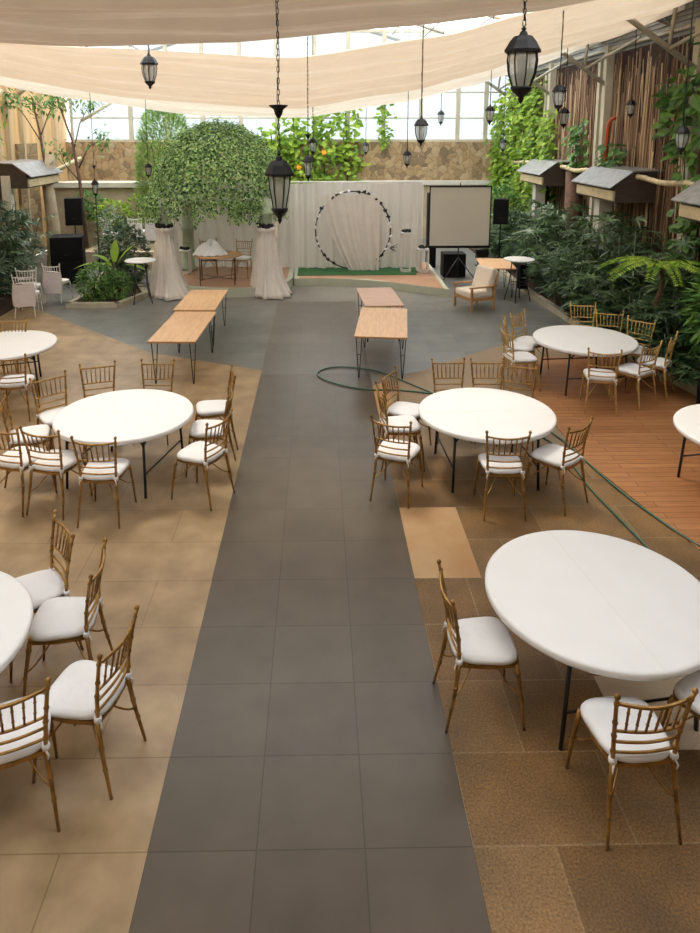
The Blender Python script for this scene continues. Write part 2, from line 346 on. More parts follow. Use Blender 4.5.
def arc(p0, p1, h, n=8):
    p0, p1 = Vector(p0), Vector(p1)
    return [p0.lerp(p1, i / n) + Vector((0, 0, h * math.sin(PI * i / n))) for i in range(n + 1)]
def lerp_tab(tab, x):
    if x <= tab[0][0]: return tab[0][1]
    for (a, b_), (c, d) in zip(tab, tab[1:]):
        if x <= c:
            t = (x - a) / (c - a); t = t * t * (3 - 2 * t) * 0.4 + t * 0.6; return b_ + (d - b_) * t
    return tab[-1][1]

# ================================================================ SETTING
RX, LX, BY = 7.3, -9.2, 26.4
struct(MB().box(((RX + LX) / 2, 11.5, -0.05), (RX - LX, 30.2, 0.1)).obj('floor', 'paving'))
d = MB().prism([(3.27, 11.9), (3.27, 10.35), (3.21, 8.8), (3.23, 7.9), (3.48, 6.62), (3.62, 6.04), (3.95, 5.0), (7.2, 5.0), (7.2, 9.3), (5.75, 9.6), (5.55, 10.6), (5.45, 11.9)], 0.0, 0.012)
struct(d.obj('wooden_deck', 'deck'))
# back wall
struct(MB().box(((RX + LX) / 2, BY, 1.05), (RX - LX, 0.3, 2.1)).obj('wall_back', 'plaster'))
struct(MB().box(((RX + LX) / 2, BY - 0.03, 2.88), (RX - LX, 0.3, 1.46)).obj('stone_wall_back', 'stone'))
struct(MB().box(((RX + LX) / 2, BY - 0.16, 2.12), (RX - LX, 0.4, 0.16)).obj('trim_1', 'concrete'))
# end windows
xs = [-9.05, -6.85, -5.5, -4.21, -2.83, -1.5, -0.1, 1.11, 2.42, 3.8, 5.17, 6.2, 7.15]
for i in range(len(xs) - 1):
    a, b_ = xs[i], xs[i + 1]
    w = MB(); z0, z1 = 3.61, 7.6
    for x in (a + 0.035, b_ - 0.035): w.box((x, BY, (z0 + z1) / 2), (0.07, 0.12, z1 - z0))
    for z, t in ((3.65, 0.10), (4.47, 0.05), (5.40, 0.05), (6.4, 0.05), (z1 - 0.05, 0.1)): w.box(((a + b_) / 2, BY, z), (b_ - a - 0.14, 0.09, t))
    o = struct(w.obj('window_%d' % (i + 1), 'frame'))
    MB().box(((a + b_) / 2, BY, (z0 + z1) / 2), (b_ - a - 0.14, 0.01, z1 - z0 - 0.12)).obj('pane', 'pane', o)
# right wall: reeds over backing, posts
w = MB().box((RX + 0.08, 11.5, 2.95), (0.12, 30, 5.9)); struct(w.obj('wall_right', 'reed_back'))
rnd = random.Random(3); w = MB(); wl_ = MB()
y = 8.0
while y < 26.2:
    y += rnd.uniform(0.007, 0.026); r = rnd.uniform(0.006, 0.016); z0 = rnd.uniform(0.6, 2.2); z1 = rnd.uniform(4.9, 5.85) if rnd.random() < 0.6 else rnd.uniform(3.2, 5)
    x = RX - rnd.uniform(0, 0.12); dy = rnd.uniform(-0.28, 0.28); dx = rnd.uniform(-0.03, 0.02)
    pts = [(x, y, z0), (x + dx, y + dy * 0.5 + rnd.uniform(-0.03, 0.03), (z0 + z1) / 2), (x + dx, y + dy, z1)]
    (wl_ if rnd.random() < 0.13 else w).tube(pts, r, 5)
struct(w.obj('reed_cladding', 'reed')); struct(wl_.obj('cane_cladding', 'reed_light'))
for i, y in enumerate((9.2, 13.4, 17.6, 21.8, 25.9)):
    w = MB().box((RX - 0.2, y, 3.0), (0.18, 0.2, 6.0))
    if i in (2, 3): w.box((RX - 0.2, y + 0.42, 2.9), (0.13, 0.16, 5.6))
    struct(w.obj('column', 'frame'))
    # braces of the roof truss
    t = MB()
    t.box((0, 0, 0), (0.01, 0.01, 0.01)) if False else None
    t.tube([(5.0, y, 6.42), (5.6, y, 6.07), (7.15, y, 5.02)], 0.055, 6)
    t.tube([(6.5, y, 5.45), (6.62, y, 6.7)], 0.035, 6); t.tube([(6.5, y, 5.45), (7.1, y - 1.6, 6.0)], 0.035, 6)
    struct(t.obj('roof_brace', 'truss'))
# eave sheet and bar
def corr(u, v):
    return (6.55 + 0.75 * v, 4 + 22.3 * u, 6.62 - 0.62 * v)
w = MB()
for k in range(11):
    a = k / 11; b_ = (k + 0.5) / 11
    def pt(v, up): return (6.5 + 0.8 * v + up * 0.03, 6.66 - 0.82 * v + up * 0.04)
    p0 = pt(a, 0); p1 = pt(b_, 1); p2 = pt(a + 1 / 11, 0)
    w.add([(p0[0], 2, p0[1]), (p0[0], 26.3, p0[1]), (p1[0], 26.3, p1[1]), (p1[0], 2, p1[1]), (p2[0], 26.3, p2[1]), (p2[0], 2, p2[1])], [(0, 1, 2, 3), (3, 2, 4, 5)])
struct(w.obj('eave_sheet', 'zinc'))
struct(MB().tube([(7.12, 2, 5.93), (7.12, 26.2, 5.93)], 0.045, 6).obj('eave_bar', 'truss'))
# left wall boards
w = MB().box((LX - 0.08, 11.5, 2.95), (0.12, 30, 5.9)); struct(w.obj('wall_left', 'timber_wall'))
w = MB()
for y in (19.2, 20.6, 21.3, 22.3, 23.9, 25.0): w.box((LX + 0.05, y, 2.95), (0.14, 0.12, 5.9))
struct(w.obj('batten', 'timber'))
struct(MB().box((LX + 0.03, 22.6, 2.1), (0.08, 1.5, 3.0)).obj('stone_panel', 'stone'))
struct(MB().tube([(LX + 0.12, 2, 5.93), (LX + 0.12, 26.2, 5.93)], 0.045, 6).obj('eave_bar', 'truss'))
for y in (13.4, 17.6, 21.8, 25.9):
    struct(MB().tube([(-6.9, y, 6.42), (-7.5, y, 6.07), (-9.05, y, 5.02)], 0.055, 6).obj('roof_brace', 'truss'))
struct(MB().box((-8.3, 19.0, 1.4), (0.22, 0.22, 2.8)).obj('column', 'concrete'))
w = MB()
rnd = random.Random(5)
for i in range(60):
    y = 16.5 + i * 0.05; w.tube([(-8.7, y, 0.0), (-8.7 + rnd.uniform(-.05, .05), y + rnd.uniform(-.1, .1), 2.6)], rnd.uniform(0.015, 0.03), 5)
struct(w.obj('reed_cladding', 'reed'))
# low retaining wall, left back
struct(MB().box((-7.3, 23.2, 1.1), (2.6, 0.5, 2.2)).obj('retaining_wall', 'plaster'))
struct(MB().box((-7.2, 23.15, 2.28), (2.9, 0.75, 0.16)).obj('retaining_wall_cap', 'concrete'))
struct(MB().box(((RX + LX) / 2, -3.4, 3.6), (RX - LX, 0.2, 7.2)).obj('unseen_wall_front', 'plaster'))  # unseen wall behind the camera, added so light comes from the far end
# roof: glazing on rafters
rx, rz = -0.95, 8.6
def roofz(x): return 6.1 + (rz - 6.1) * (1 - abs(x - rx) / (RX - rx + 0.02))
w = MB(); w2 = MB()
w.add([(LX, 1.6, 6.1), (rx, 1.6, rz), (rx, BY, rz), (LX, BY, 6.1), (RX, 1.6, 6.1), (RX, BY, 6.1)], [(0, 1, 2, 3), (1, 4, 5, 2)])
sr = MB(); sr.add([(LX, -3.4, 6.1), (rx, -3.4, rz), (rx, 1.6, rz), (LX, 1.6, 6.1), (RX, -3.4, 6.1), (RX, 1.6, 6.1)], [(0, 1, 2, 3), (1, 4, 5, 2)]); struct(sr.obj('unseen_ceiling', 'concrete'))  # unseen opaque ceiling over the assumed mezzanine, added to darken the foreground
for y in [-2.9 + 4.2 * k for k in range(8)]:
    w2.tube([(LX, y + .8, 6.05), (rx, y + .8, rz - 0.06)], 0.06, 5); w2.tube([(rx, y + .8, rz - 0.06), (RX, y + .8, 6.05)], 0.06, 5)
for k in range(1, 9):
    for sx, x1 in ((-1, LX), (1, RX)):
        x = rx + (x1 - rx) * k / 9; z = rz - (rz - 6.1) * k / 9 - 0.04; w2.tube([(x, -3, z), (x, BY, z)], 0.025, 5)
struct(w.obj('ceiling', 'roof_pane')); struct(w2.obj('rafter', 'truss'))
# ceiling drapes
def drape(name, y0, z_up, y1, tab, mt, seed, label, amp=0.034, freq=95):
    rn = random.Random(seed); ph = [rn.uniform(0, 6) for _ in range(6)]
    def fn(u, v):
        x = -8.9 + 16.0 * u; zf = lerp_tab(tab, x)
        q = 1 - v
        z = zf + z_up * q ** 1.25
        yy = y0 + (y1 - y0) * v - 0.25 * math.sin(PI * u) * (1 - v)
        fold = math.sin(v * freq + ph[0] + 2.2 * math.sin(u * 4 + ph[1])) + 0.7 * math.sin(v * freq * 1.73 + ph[2] + 2.6 * math.sin(u * 5 + ph[3])) + 1.6 * math.sin(v * freq * 0.23 + ph[4] + 2.5 * u)
        return (x, yy, z + amp * fold * (0.5 + 0.5 * min(1, q * 4 + 0.3)))
    o = MB().grid(fn, 56, 420).obj(name, mt)
    return tag(o, label, 'drape')
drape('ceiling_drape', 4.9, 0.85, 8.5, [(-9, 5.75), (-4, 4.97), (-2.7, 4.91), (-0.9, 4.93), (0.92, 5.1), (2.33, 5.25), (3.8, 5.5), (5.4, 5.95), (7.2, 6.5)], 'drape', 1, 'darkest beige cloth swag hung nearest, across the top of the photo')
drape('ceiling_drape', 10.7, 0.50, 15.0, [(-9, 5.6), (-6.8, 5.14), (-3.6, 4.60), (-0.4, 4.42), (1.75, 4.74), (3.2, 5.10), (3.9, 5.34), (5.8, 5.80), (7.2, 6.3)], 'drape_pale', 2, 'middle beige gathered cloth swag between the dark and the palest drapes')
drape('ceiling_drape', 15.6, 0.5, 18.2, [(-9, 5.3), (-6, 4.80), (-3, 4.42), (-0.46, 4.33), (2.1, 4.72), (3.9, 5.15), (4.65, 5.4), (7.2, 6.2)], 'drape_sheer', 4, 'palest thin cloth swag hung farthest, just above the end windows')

# ================================================================ PLATFORMS
def arcpts(ps): return ps
Ls = [(-0.66, 17.95), (-0.83, 17.25), (-1.2, 16.78), (-1.7, 16.68), (-2.3, 16.65), (-3.15, 16.86), (-3.85, 17.3), (-4.35, 18.0), (-4.55, 19.1), (-4.5, 19.6), (-0.7, 19.6)]
Rs = [(-0.62, 17.92), (0.0, 17.96), (0.7, 17.88), (1.27, 17.70), (1.9, 17.40), (2.57, 16.95), (3.16, 16.56), (3.22, 20.2), (-0.62, 20.2)]
def inset(poly, d):
    cx = sum(p[0] for p in poly) / len(poly); cy = sum(p[1] for p in poly) / len(poly); o = []
    for x, y in poly:
        v = Vector((cx - x, cy - y)); v.normalize(); o.append((x + v.x * d, y + v.y * d))
    return o
struct(MB().prism(Ls, 0, 0.22).obj('round_platform', 'stage_edge')); struct(MB().prism(inset(Ls, 0.13), 0.22, 0.225).obj('round_platform_boards', 'stage_boards'))
struct(MB().prism(Rs, 0, 0.20).obj('stage_platform', 'stage_edge')); struct(MB().prism(inset(Rs, 0.13), 0.2, 0.205).obj('stage_platform_boards', 'stage_boards'))
tag(MB().prism([(-0.55, 18.25), (2.62, 18.33), (2.74, 19.6), (-0.55, 19.6)], 0.206, 0.222).obj('turf_mat', 'carpet'), 'green artificial turf mat laid on the stage before the white backdrop', 'mat')
def curtain(name, x0, x1, y, z0, z1, mt, seed, label=None, folds=26, amp=0.06, thick=True, parent=None, shape=None, step=0.05):
    rn = random.Random(seed); ph = [rn.uniform(0, 6) for _ in range(5)]; nx = int((x1 - x0) * 28)
    def fn(u, v):
        x = x0 + (x1 - x0) * u; a = amp * (0.55 + 0.45 * (1 - v))
        f = math.sin(u * folds * 2.1 + ph[0] + 1.3 * math.sin(u * 9 + ph[1])) + 0.6 * math.sin(u * folds * 4.7 + ph[2]) + 0.4 * math.sin(u * folds + ph[3] + v)
        z = z0 + (z1 - z0) * v
        if shape: x = shape(x, u, v)
        return (x, y + a * f, z + (0.02 * math.sin(u * 11 + ph[4]) if v == 1 else 0))
    o = MB().grid(fn, nx, 10).obj(name, mt, parent)
    if label: tag(o, label, 'curtain')
    return o
curtain('backdrop_curtain', -1.12, 2.9, 19.3, 0.22, 2.58, 'curtain', 7, 'wide pleated white backdrop curtain standing at the back of the stage', 34)
bf = MB(); bf.tube([(-1.12, 19.38, 2.6), (2.9, 19.38, 2.6)], 0.02, 6)
for x in (-1.1, 2.88): bf.tube([(x, 19.38, 0.2), (x, 19.38, 2.6)], 0.02, 6)
tag(bf.obj('backdrop_frame', 'white_paint'), 'slim pipe frame carrying the white stage backdrop', 'frame')
curtain('gazebo_curtain', -4.1, -1.2, 19.45, 0.22, 2.6, 'curtain', 9, 'plain white curtain hung behind the leafy gazebo', 22)
# round floral arch
ar = empty('floral_arch', (0.95, 18.95, 0.22), 0, 'round metal hoop arch dotted with black and white flowers on the turf', 'arch')
MB().tube([(1.02 * math.cos(a), 0, 1.1 + 1.06 * math.sin(a)) for a in [2 * PI * k / 48 for k in range(48)]], 0.02, 6, closed=True).obj('hoop', 'steel_dark', ar)
rn = random.Random(2)
def blob(mb, c, r, n=6):
    mb.lathe([(0.001, -r), (r * .75, -r * .6), (r, 0), (r * .75, r * .6), (0.001, r)], n, c)
for k in range(30):
    a = R(-60 + 300 * k / 29 + rn.uniform(-3, 3))
    if -60 < math.degrees(a) < 300 and abs(((math.degrees(a) + 90) % 360)) < 30: continue
    c = (1.02 * math.cos(a) + rn.uniform(-.03, .03), -0.04, 1.1 + 1.06 * math.sin(a) + rn.uniform(-.03, .03)); f = MB()
    for q in range(5): blob(f, (c[0] + rn.uniform(-.03, .03), c[1] + rn.uniform(-.03, .02), c[2] + rn.uniform(-.03, .03)), rn.uniform(.022, .038))
    f.obj('flower', 'white_flower' if rn.random() < 0.38 else 'black_flower', ar)
tw = MB()
for q in range(7): tw.tube([(1.0, -.05, .62), (1.0 + rn.uniform(.1, .28), -.06, .62 + rn.uniform(-.12, .12))], .007, 4)
tw.obj('sprig', 'black_flower', ar)
def sh(x, u, v): 
    c = -0.62 + 0.5 * (1 - v) ** 1.3 if True else 0
    L = 0.12 + 0.72 * (1 - v) ** 1.6; Rr = 1.66
    return L + (Rr - L) * u
curtain('arch_curtain', 0.2, 1.66, 18.88, 0.23, 2.28, 'cloth', 12, 'cream curtain gathered to one side inside the round flower arch', 13, 0.035, shape=sh)
# plinth frames with black flowers
def plinth(x, y, h, w, label, z=0.222):
    e = empty('plinth_stand', (x, y, z), 0, label, 'stand', 'white open plinth stands with black flowers'); f = MB(); t = 0.03
    for sx in (-1, 1):
        for sy in (-1, 1): f.box((sx * (w / 2 - t / 2), sy * (w / 2 - t / 2), h / 2), (t, t, h))
    for zz in (t / 2, h - t / 2):
        for s_ in (-1, 1):
            f.box((0, s_ * (w / 2 - t / 2), zz), (w, t, t)); f.box((s_ * (w / 2 - t / 2), 0, zz), (t, w, t))
    f.obj('frame', 'white_paint', e); MB().box((0, 0, h + 0.008), (w, w, 0.015)).obj('top_panel', 'white_paint', e)
    b = MB()
    for q in range(12): blob(b, (rn.uniform(-w * .35, w * .35), rn.uniform(-.06, .06), h + 0.05 + rn.uniform(-.01, .03)), .04)
    tag(b.obj('flower_bunch', 'black_flower', None, (x, y, z)), 'black flower bunch on top of the ' + label.split(' plinth')[0] + ' plinth stand', 'flowers')
plinth(2.37, 18.75, 1.05, 0.28, 'taller white open-frame plinth stand on the stage turf')
plinth(2.83, 18.7, 0.62, 0.30, 'shorter white open-frame plinth stand at the stage corner')
plinth(-3.55, 18.55, 0.62, 0.28, 'small white open-frame plinth stand behind the dining set on the round platform')

# ================================================================ GAZEBO
gz_ = empty('gazebo', (-2.75, 18.0, 0.22), 0, 'sage green gazebo with ringed columns carrying a leafy dome', 'gazebo')
colp = [(-0.95, -1.0), (1.5, -1.0), (-0.78, 1.0), (1.3, 1.1)]
for x, y in colp:
    c = MB().lathe([(0.20, 0), (0.20, 0.10), (0.16, 0.13), (0.15, 1.10), (0.19, 1.13), (0.19, 1.22), (0.15, 1.25), (0.145, 1.75), (0.18, 1.78), (0.18, 1.84), (0.145, 1.87), (0.14, 2.15)], 20, (x, y, 0)); c.obj('column', 'sage', gz_)
g = MB()
g.tube([(1.5 * math.cos(a) + .12, 1.42 * math.sin(a), 2.12) for a in [2 * PI * k / 32 for k in range(32)]], 0.05, 6, closed=True)
for k in range(8):
    a = PI * k / 8; g.tube([(1.5 * math.cos(a) * math.cos(t) + .12, 1.42 * math.sin(a) * math.cos(t), 2.15 + 1.6 * math.sin(t)) for t in [PI * q / 12 for q in range(13)]], 0.025, 5)
g.obj('dome_frame', 'sage', gz_)
rn = random.Random(11); dm = MB()
for i in range(13000):
    a = rn.uniform(0, 2 * PI); zt = rn.random() ** 0.8; t = math.asin(min(1, zt)); rr = 1 + rn.gauss(0, 0.035)
    p = Vector((1.64 * math.cos(a) * math.cos(t) * rr + .25, 1.6 * math.sin(a) * math.cos(t) * rr, 2.05 + 1.88 * math.sin(t) * rr))
    nrm = Vector((p.x, p.y, p.z - 2.05)).normalized(); dd = Vector((rn.gauss(0, 1), rn.gauss(0, 1), rn.gauss(-0.6, 0.8))); dd = dd - nrm * dd.dot(nrm) * 0.6
    dm.leaf(p, dd, nrm, rn.uniform(0.06, 0.11), rn.uniform(0.04, 0.06))
for k in range(190):
    a = rn.uniform(0, 2 * PI); L = rn.uniform(0.15, 0.62); r0 = rn.uniform(0.85, 1.06); rr_ = rn.random()
    for q in range(int(L * 75)):
        zz = 2.12 - L * q / (L * 75); sp_ = 0.045
        p = Vector((1.66 * r0 * math.cos(a) + .22 - (.35 * rr_ if math.cos(a) < -.3 else 0) + rn.gauss(0, sp_), 1.6 * r0 * math.sin(a) + rn.gauss(0, sp_), zz))
        dm.leaf(p, Vector((rn.gauss(0, 1), rn.gauss(0, 1), -0.8)), Vector((math.cos(a), math.sin(a), 0.2)), rn.uniform(0.05, 0.09), rn.uniform(0.03, 0.05))
tag(dm.obj('dome_vine', 'leaf_dome', None, (-2.76, 18.0, 0.22)), 'dense variegated green vine covering the gazebo dome and trailing down', 'vine')
def skirt(x, y, label, train):
    e = empty('column_skirt', (x, y, 0.22), 0, label, 'fabric skirt', 'cream fabric skirts round the front gazebo columns')
    rs = random.Random(int(abs(x) * 100)); ph = [rs.uniform(0, 6) for _ in range(4)]
    def mod(a, i, z):
        k = max(0, 1 - z / 1.4); t = 1 + (0.06 + 0.10 * k) * (math.sin(a * 13 + ph[0] + math.sin(a * 2)) * .7 + math.sin(a * 21 + ph[1]) * .4)
        return t * (1 + train * k ** 3 * max(0, math.cos(a - R(-50))) ** 2)
    s_ = MB().lathe([(0.42, -0.20), (0.39, -0.10), (0.36, 0.02), (0.33, 0.25), (0.29, 0.6), (0.25, 0.9), (0.215, 1.15), (0.19, 1.32), (0.22, 1.36), (0.23, 1.41), (0.20, 1.45)], 96, mod=mod)
    s_.obj('drape', 'cloth', e)
    b = MB()
    for q in range(16):
        a = rs.uniform(PI, 2 * PI); blob(b, (0.18 * math.cos(a), 0.18 * math.sin(a), 1.5 + rs.uniform(-.03, .04)), .05)
    b.obj('flower_garland', 'black_flower', e)
skirt(-3.72, 17.0, 'cream fabric skirt round the left front gazebo column, beside the planter', 0.6)
skirt(-1.26, 16.98, 'cream fabric skirt round the right front gazebo column, spilling off the platform', 0.45)

# ================================================================ CHIAVARI CHAIR
def knuck(pts_fn, n, r0, r1, knots):
    ts = sorted(set([i / n for i in range(n + 1)] + [t + d for t in knots for d in (-0.022, -0.008, 0.008, 0.022)]))
    ts = [t for t in ts if 0 <= t <= 1]; pts = []; rs = []
    for t in ts:
        r = r0 + (r1 - r0) * t
        if any(abs(t - k) < 0.015 for k in knots): r *= 1.38
        pts.append(pts_fn(t)); rs.append(r)
    return pts, rs
def poly_fn(P):
    P = [Vector(p) for p in P]; L = [0]
    for a, b_ in zip(P, P[1:]): L.append(L[-1] + (b_ - a).length)
    def fn(t):
        s_ = t * L[-1]
        for i in range(len(P) - 1):
            if s_ <= L[i + 1] + 1e-9: return P[i].lerp(P[i + 1], (s_ - L[i]) / (L[i + 1] - L[i]))
        return P[-1]
    return fn
def make_chair(frame_mat, covered=False):
    t = empty('chiavari_chair', (0, 0, 0), 0, '', 'chair'); t.scale = (1.02, 1.02, 1.045)
    for s_ in (-1, 1):
        m = MB(); p, r = knuck(poly_fn([(s_ * .172, -.185, .46), (s_ * .190, -.215, .24), (s_ * .208, -.265, 0)]), 6, .0155, .0095, [.35, .62]); m.tube(p, r, 8); m.obj('leg', frame_mat, t)
        m = MB(); p, r = knuck(poly_fn([(s_ * .185, .185, .445), (s_ * .205, .225, .20), (s_ * .215, .245, 0)]), 6, .0165, .0095, [.12, .55]); m.tube(p, r, 8); m.obj('leg', frame_mat, t)
    m = MB()
    for s_ in (-1, 1):
        P = [(s_ * .172, -.185, .44), (s_ * .182, -.195, .62), (s_ * .205, -.235, .85), (s_ * .212, -.25, .905)]
        p, r = knuck(poly_fn(P), 8, .0130, .0112, [.2, .42, .62, .9]); m.tube(p, r, 8)
        m.lathe([(.006, 0), (.016, .008), (.017, .018), (.009, .028), (.002, .034)], 8, (s_ * .212, -.25, .903))
    def rail(z, xw, y, bow, r, sag=0):
        return [(xw * (2 * i / 10 - 1), y - bow * math.sin(PI * i / 10), z - sag * math.sin(PI * i / 10)) for i in range(11)]
    m.tube(rail(.865, .205, -.237, .035, 0, .012), .0105, 8)
    m.tube(rail(.675, .187, -.207, .022, 0, .004), .0085, 8)
    m.tube(rail(.60, .181, -.196, .018, 0, .004), .0085, 8); m.tube(rail(.53, .176, -.190, .014, 0, .004), .0085, 8)
    for i in range(6):
        q = (i + 1) / 7; u = 2 * q - 1; b1 = math.sin(PI * q)
        top = (u * .200, -.237 - .035 * b1, .865 - .012 * b1); bot = (u * .185, -.207 - .022 * b1, .672)
        p, r = knuck(poly_fn([bot, top]), 3, .0072, .0072, [.3, .7]); m.tube(p, r, 6)
    m.obj('backrest', frame_mat, t)
    out = [(-.172, -.19), (0, -.205), (.172, -.19), (.200, 0), (.195, .165), (.15, .21), (0, .222), (-.15, .21), (-.195, .165), (-.200, 0)]
    f = MB(); f.prism(out[::-1] if False else out, .432, .456); f.obj('seat_frame', frame_mat, t)
    # arched stretchers
    s2 = MB(); c = [(-.192, -.215), (.192, -.215), (.203, .222), (-.203, .222)]
    for i in range(2):
        a, b_ = c[i], c[i + 2]; s2.tube([(a[0] + (b_[0] - a[0]) * q / 16, a[1] + (b_[1] - a[1]) * q / 16,   .235 + .175 * math.sin(PI * q / 16) ** 2) for q in range(17)], .0062, 6)
    s2.obj('stretcher', frame_mat, t)
    # cushion
    def outline(a):
        ca, sa = math.cos(a), math.sin(a); e = 0.55
        x = .205 * math.copysign(abs(ca) ** e, ca); y = .212 * math.copysign(abs(sa) ** e, sa); x *= 1 + 0.16 * (y) / .4 * 1.2
        return x, y + .002
    cm = MB(); N = 36; v = []
    for k, z in ((0.93, .457), (1.0, .468), (1.01, .487), (0.97, .502), (0.85, .511), (0.55, .517), (0.2, .519)):
        for j in range(N):
            x, y = outline(2 * PI * j / N); v.append((x * k, y * k, z))
    rows = 7; fcs = [(i * N + j, i * N + (j + 1) % N, (i + 1) * N + (j + 1) % N, (i + 1) * N + j) for i in range(rows - 1) for j in range(N)]
    fcs += [tuple(range(N - 1, -1, -1)), tuple((rows - 1) * N + j for j in range(N))]
    cm.add(v, fcs, True); cu = cm.obj('seat_cushion', 'cushion', t)
    for s_ in (-1, 1):
        tm = MB(); tm.lathe([(.019, -.015), (.024, -.005), (.024, .010), (.019, .02)], 8, (s_ * .174, -.187, .475)); tm.tube([(s_ * .17, -.20, .47), (s_ * .185, -.215, .44), (s_ * .18, -.21, .41)], [.006, .006, .003], 5); tm.obj('cushion_tie', 'cushion', cu)
    if covered:
        cv = MB()
        def fn(u, v):
            a = PI * (u * 1.9 - 0.45); x = .225 * math.cos(a); y = -.215 - .06 * math.sin(a); z = .26 + .46 * v
            bul = 1 + .10 * math.sin(PI * v); return (x * bul * (1 - .05 * v), y + (0.03 if y > -.2 else -.03) * (1 - v), z + .04 * math.sin(u * 19) * .2)
        cv.grid(fn, 30, 12); cv.grid(lambda u, v: (.21 * (2 * u - 1), -.215 + .055 * (2 * v - 1) * math.sqrt(max(0, 1 - (2 * u - 1) ** 2)), .72 + .02 * math.sin(PI * u)), 12, 4)
        cv.obj('back_cover', 'lilac_cover', t)
    return t
first = {}
def chair(x, y, face, label, group, kind='gold', z=0.0, pitch=0.0):
    rz = R(face - 90)
    if kind not in first:
        t = make_chair({'gold': 'gold', 'gold_light': 'gold_light', 'white': 'white_paint', 'bare': 'white_paint'}[kind], kind == 'white'); first[kind] = t
        t.location = (x, y, z); t.rotation_euler.z = rz; t['label'] = label; t['group'] = group
    else: t = dup(first[kind], (x, y, z), rz, label, group)
    return t
G = 'gold chairs at the %s table'
# near right table
g = G % 'near right'
chair(1.10, 4.25, 2, 'gold bamboo-style chair seen side-on at the left of the nearest right table', g)
chair(1.78, 3.52, 94, 'gold bamboo-style chair with its slatted back to us before the nearest right table', g)
chair(2.45, 3.72, 120, 'gold chair cut by the right photo edge beside the nearest right table', g)
g = G % 'middle right'
chair(.86, 7.18, 66, 'gold chair at the near left of the middle right table, back rails towards us', g)
chair(.97, 7.88, 6, 'gold chair side-on at the left of the middle right table, between two others', g)
chair(1.10, 8.32, -30, 'gold chair farthest up the left side of the middle right table, over the hose', g)
chair(1.73, 8.68, -88, 'leftmost gold chair behind the middle right table', g)
chair(2.23, 8.67, -92, 'central gold chair behind the middle right table', g)
chair(2.54, 8.50, -108, 'rightmost gold chair behind the middle right table', g)
chair(1.91, 6.86, 88, 'gold chair in front of the middle right table with its back to us', g)
chair(2.55, 7.02, 128, 'gold chair at the near right of the middle right table beside the hose', g)
g = G % 'middle left'
chair(-1.32, 8.44, 192, 'gold chair at the far right side of the middle left table', g)
chair(-1.28, 7.80, 180, 'gold chair side-on at the right of the middle left table, between two others', g)
chair(-1.27, 7.16, 152, 'gold chair at the near right of the middle left table beside the walkway', g)
chair(-2.20, 6.80, 87, 'gold chair before the middle left table, back to us, right of a close pair', g)
chair(-2.76, 7.00, 76, 'gold chair in the close row before the middle left table, second from right', g)
chair(-3.18, 7.08, 72, 'gold chair leftmost of the close row before the middle left table', g)
chair(-3.32, 7.66, 18, 'gold chair at the left of the middle left table, back cut by the photo edge', g)
chair(-3.18, 8.20, -48, 'gold chair at the far left of the middle left table, seat partly under it', g)
chair(-2.80, 8.60, -72, 'leftmost gold chair of two behind the middle left table', g)
chair(-2.13, 8.70, -92, 'right gold chair of two behind the middle left table', g)
g = G % 'far left'
chair(-4.22, 9.45, 98, 'gold chair in front of the far left table at the photo edge', g)
chair(-4.93, 10.88, -88, 'gold chair behind the far left table, near the white covered chairs', g)
g = G % 'near left'
chair(-2.16, 4.84, 217, 'gold chair farthest up the right side of the nearest left table', g)
chair(-1.81, 4.53, 184, 'gold chair side-on at the right of the nearest left table, middle of three', g)
chair(-1.45, 3.86, 166, 'gold chair at the near right of the nearest left table, next to the walkway', g)
chair(-1.78, 3.57, 112, 'gold chair cut by the left photo edge in front of the nearest left table', g)
g = G % 'far right'
for a in ((3.12, 10.40, 8, 'gold chair nearest to us on the left side of the deck table'),
          (3.27, 10.95, -14, 'gold chair second from us on the left side of the deck table'),
          (3.52, 11.25, -48, 'gold chair farthest from us on the left side of the deck table'),
          (4.03, 9.56, 76, 'gold chair in front of the deck table with its back to us'),
          (4.62, 9.78, 122, 'gold chair to the right of the front one at the deck table'),
          (5.08, 10.15, 142, 'gold chair rightmost at the deck table, by the planter kerb'),
          (5.05, 10.78, -135, 'gold chair behind the right rim of the deck table'),
          (4.64, 11.80, -100, 'gold chair standing farthest back behind the deck table, leftmost of three'),
          (4.84, 11.22, -108, 'gold chair behind the deck table, middle of three backs by the palms')):
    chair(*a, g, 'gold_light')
g = 'chairs of the dining set under the gazebo'
chair(-2.85, 18.1, -80, 'slim gold chair left of the cloth-heaped table under the gazebo', g, 'gold', 0.225)
chair(-1.98, 18.05, -100, 'slim gold chair right of the cloth-heaped table under the gazebo', g, 'gold', 0.225)
g = 'white covered chairs at the left edge'
chair(-6.3, 15.0, 95, 'white chair in a pale cover with its back to us at the photo left edge', g, 'white')
chair(-6.1, 16.25, 80, 'white chair in a pale cover standing before the black speaker stack', g, 'white')
chair(-6.55, 15.75, 100, 'bare white chair behind the covered chair at the photo left edge', g, 'bare')
g = 'white chairs beyond the left planter'
struct(MB().box((-5.6, 21.6, .25), (2.6, 2.4, .5)).obj('raised_terrace', 'plaster'))
chair(-6.15, 20.9, 85, 'bare white chair beyond the planter next to the speaker stack', g, 'bare', .5)
chair(-5.45, 21.2, 85, 'white covered chair beyond the planter, left one of two', g, 'white', .5)
chair(-4.92, 21.1, 92, 'white covered chair beyond the planter, right one of two', g, 'white', .5)

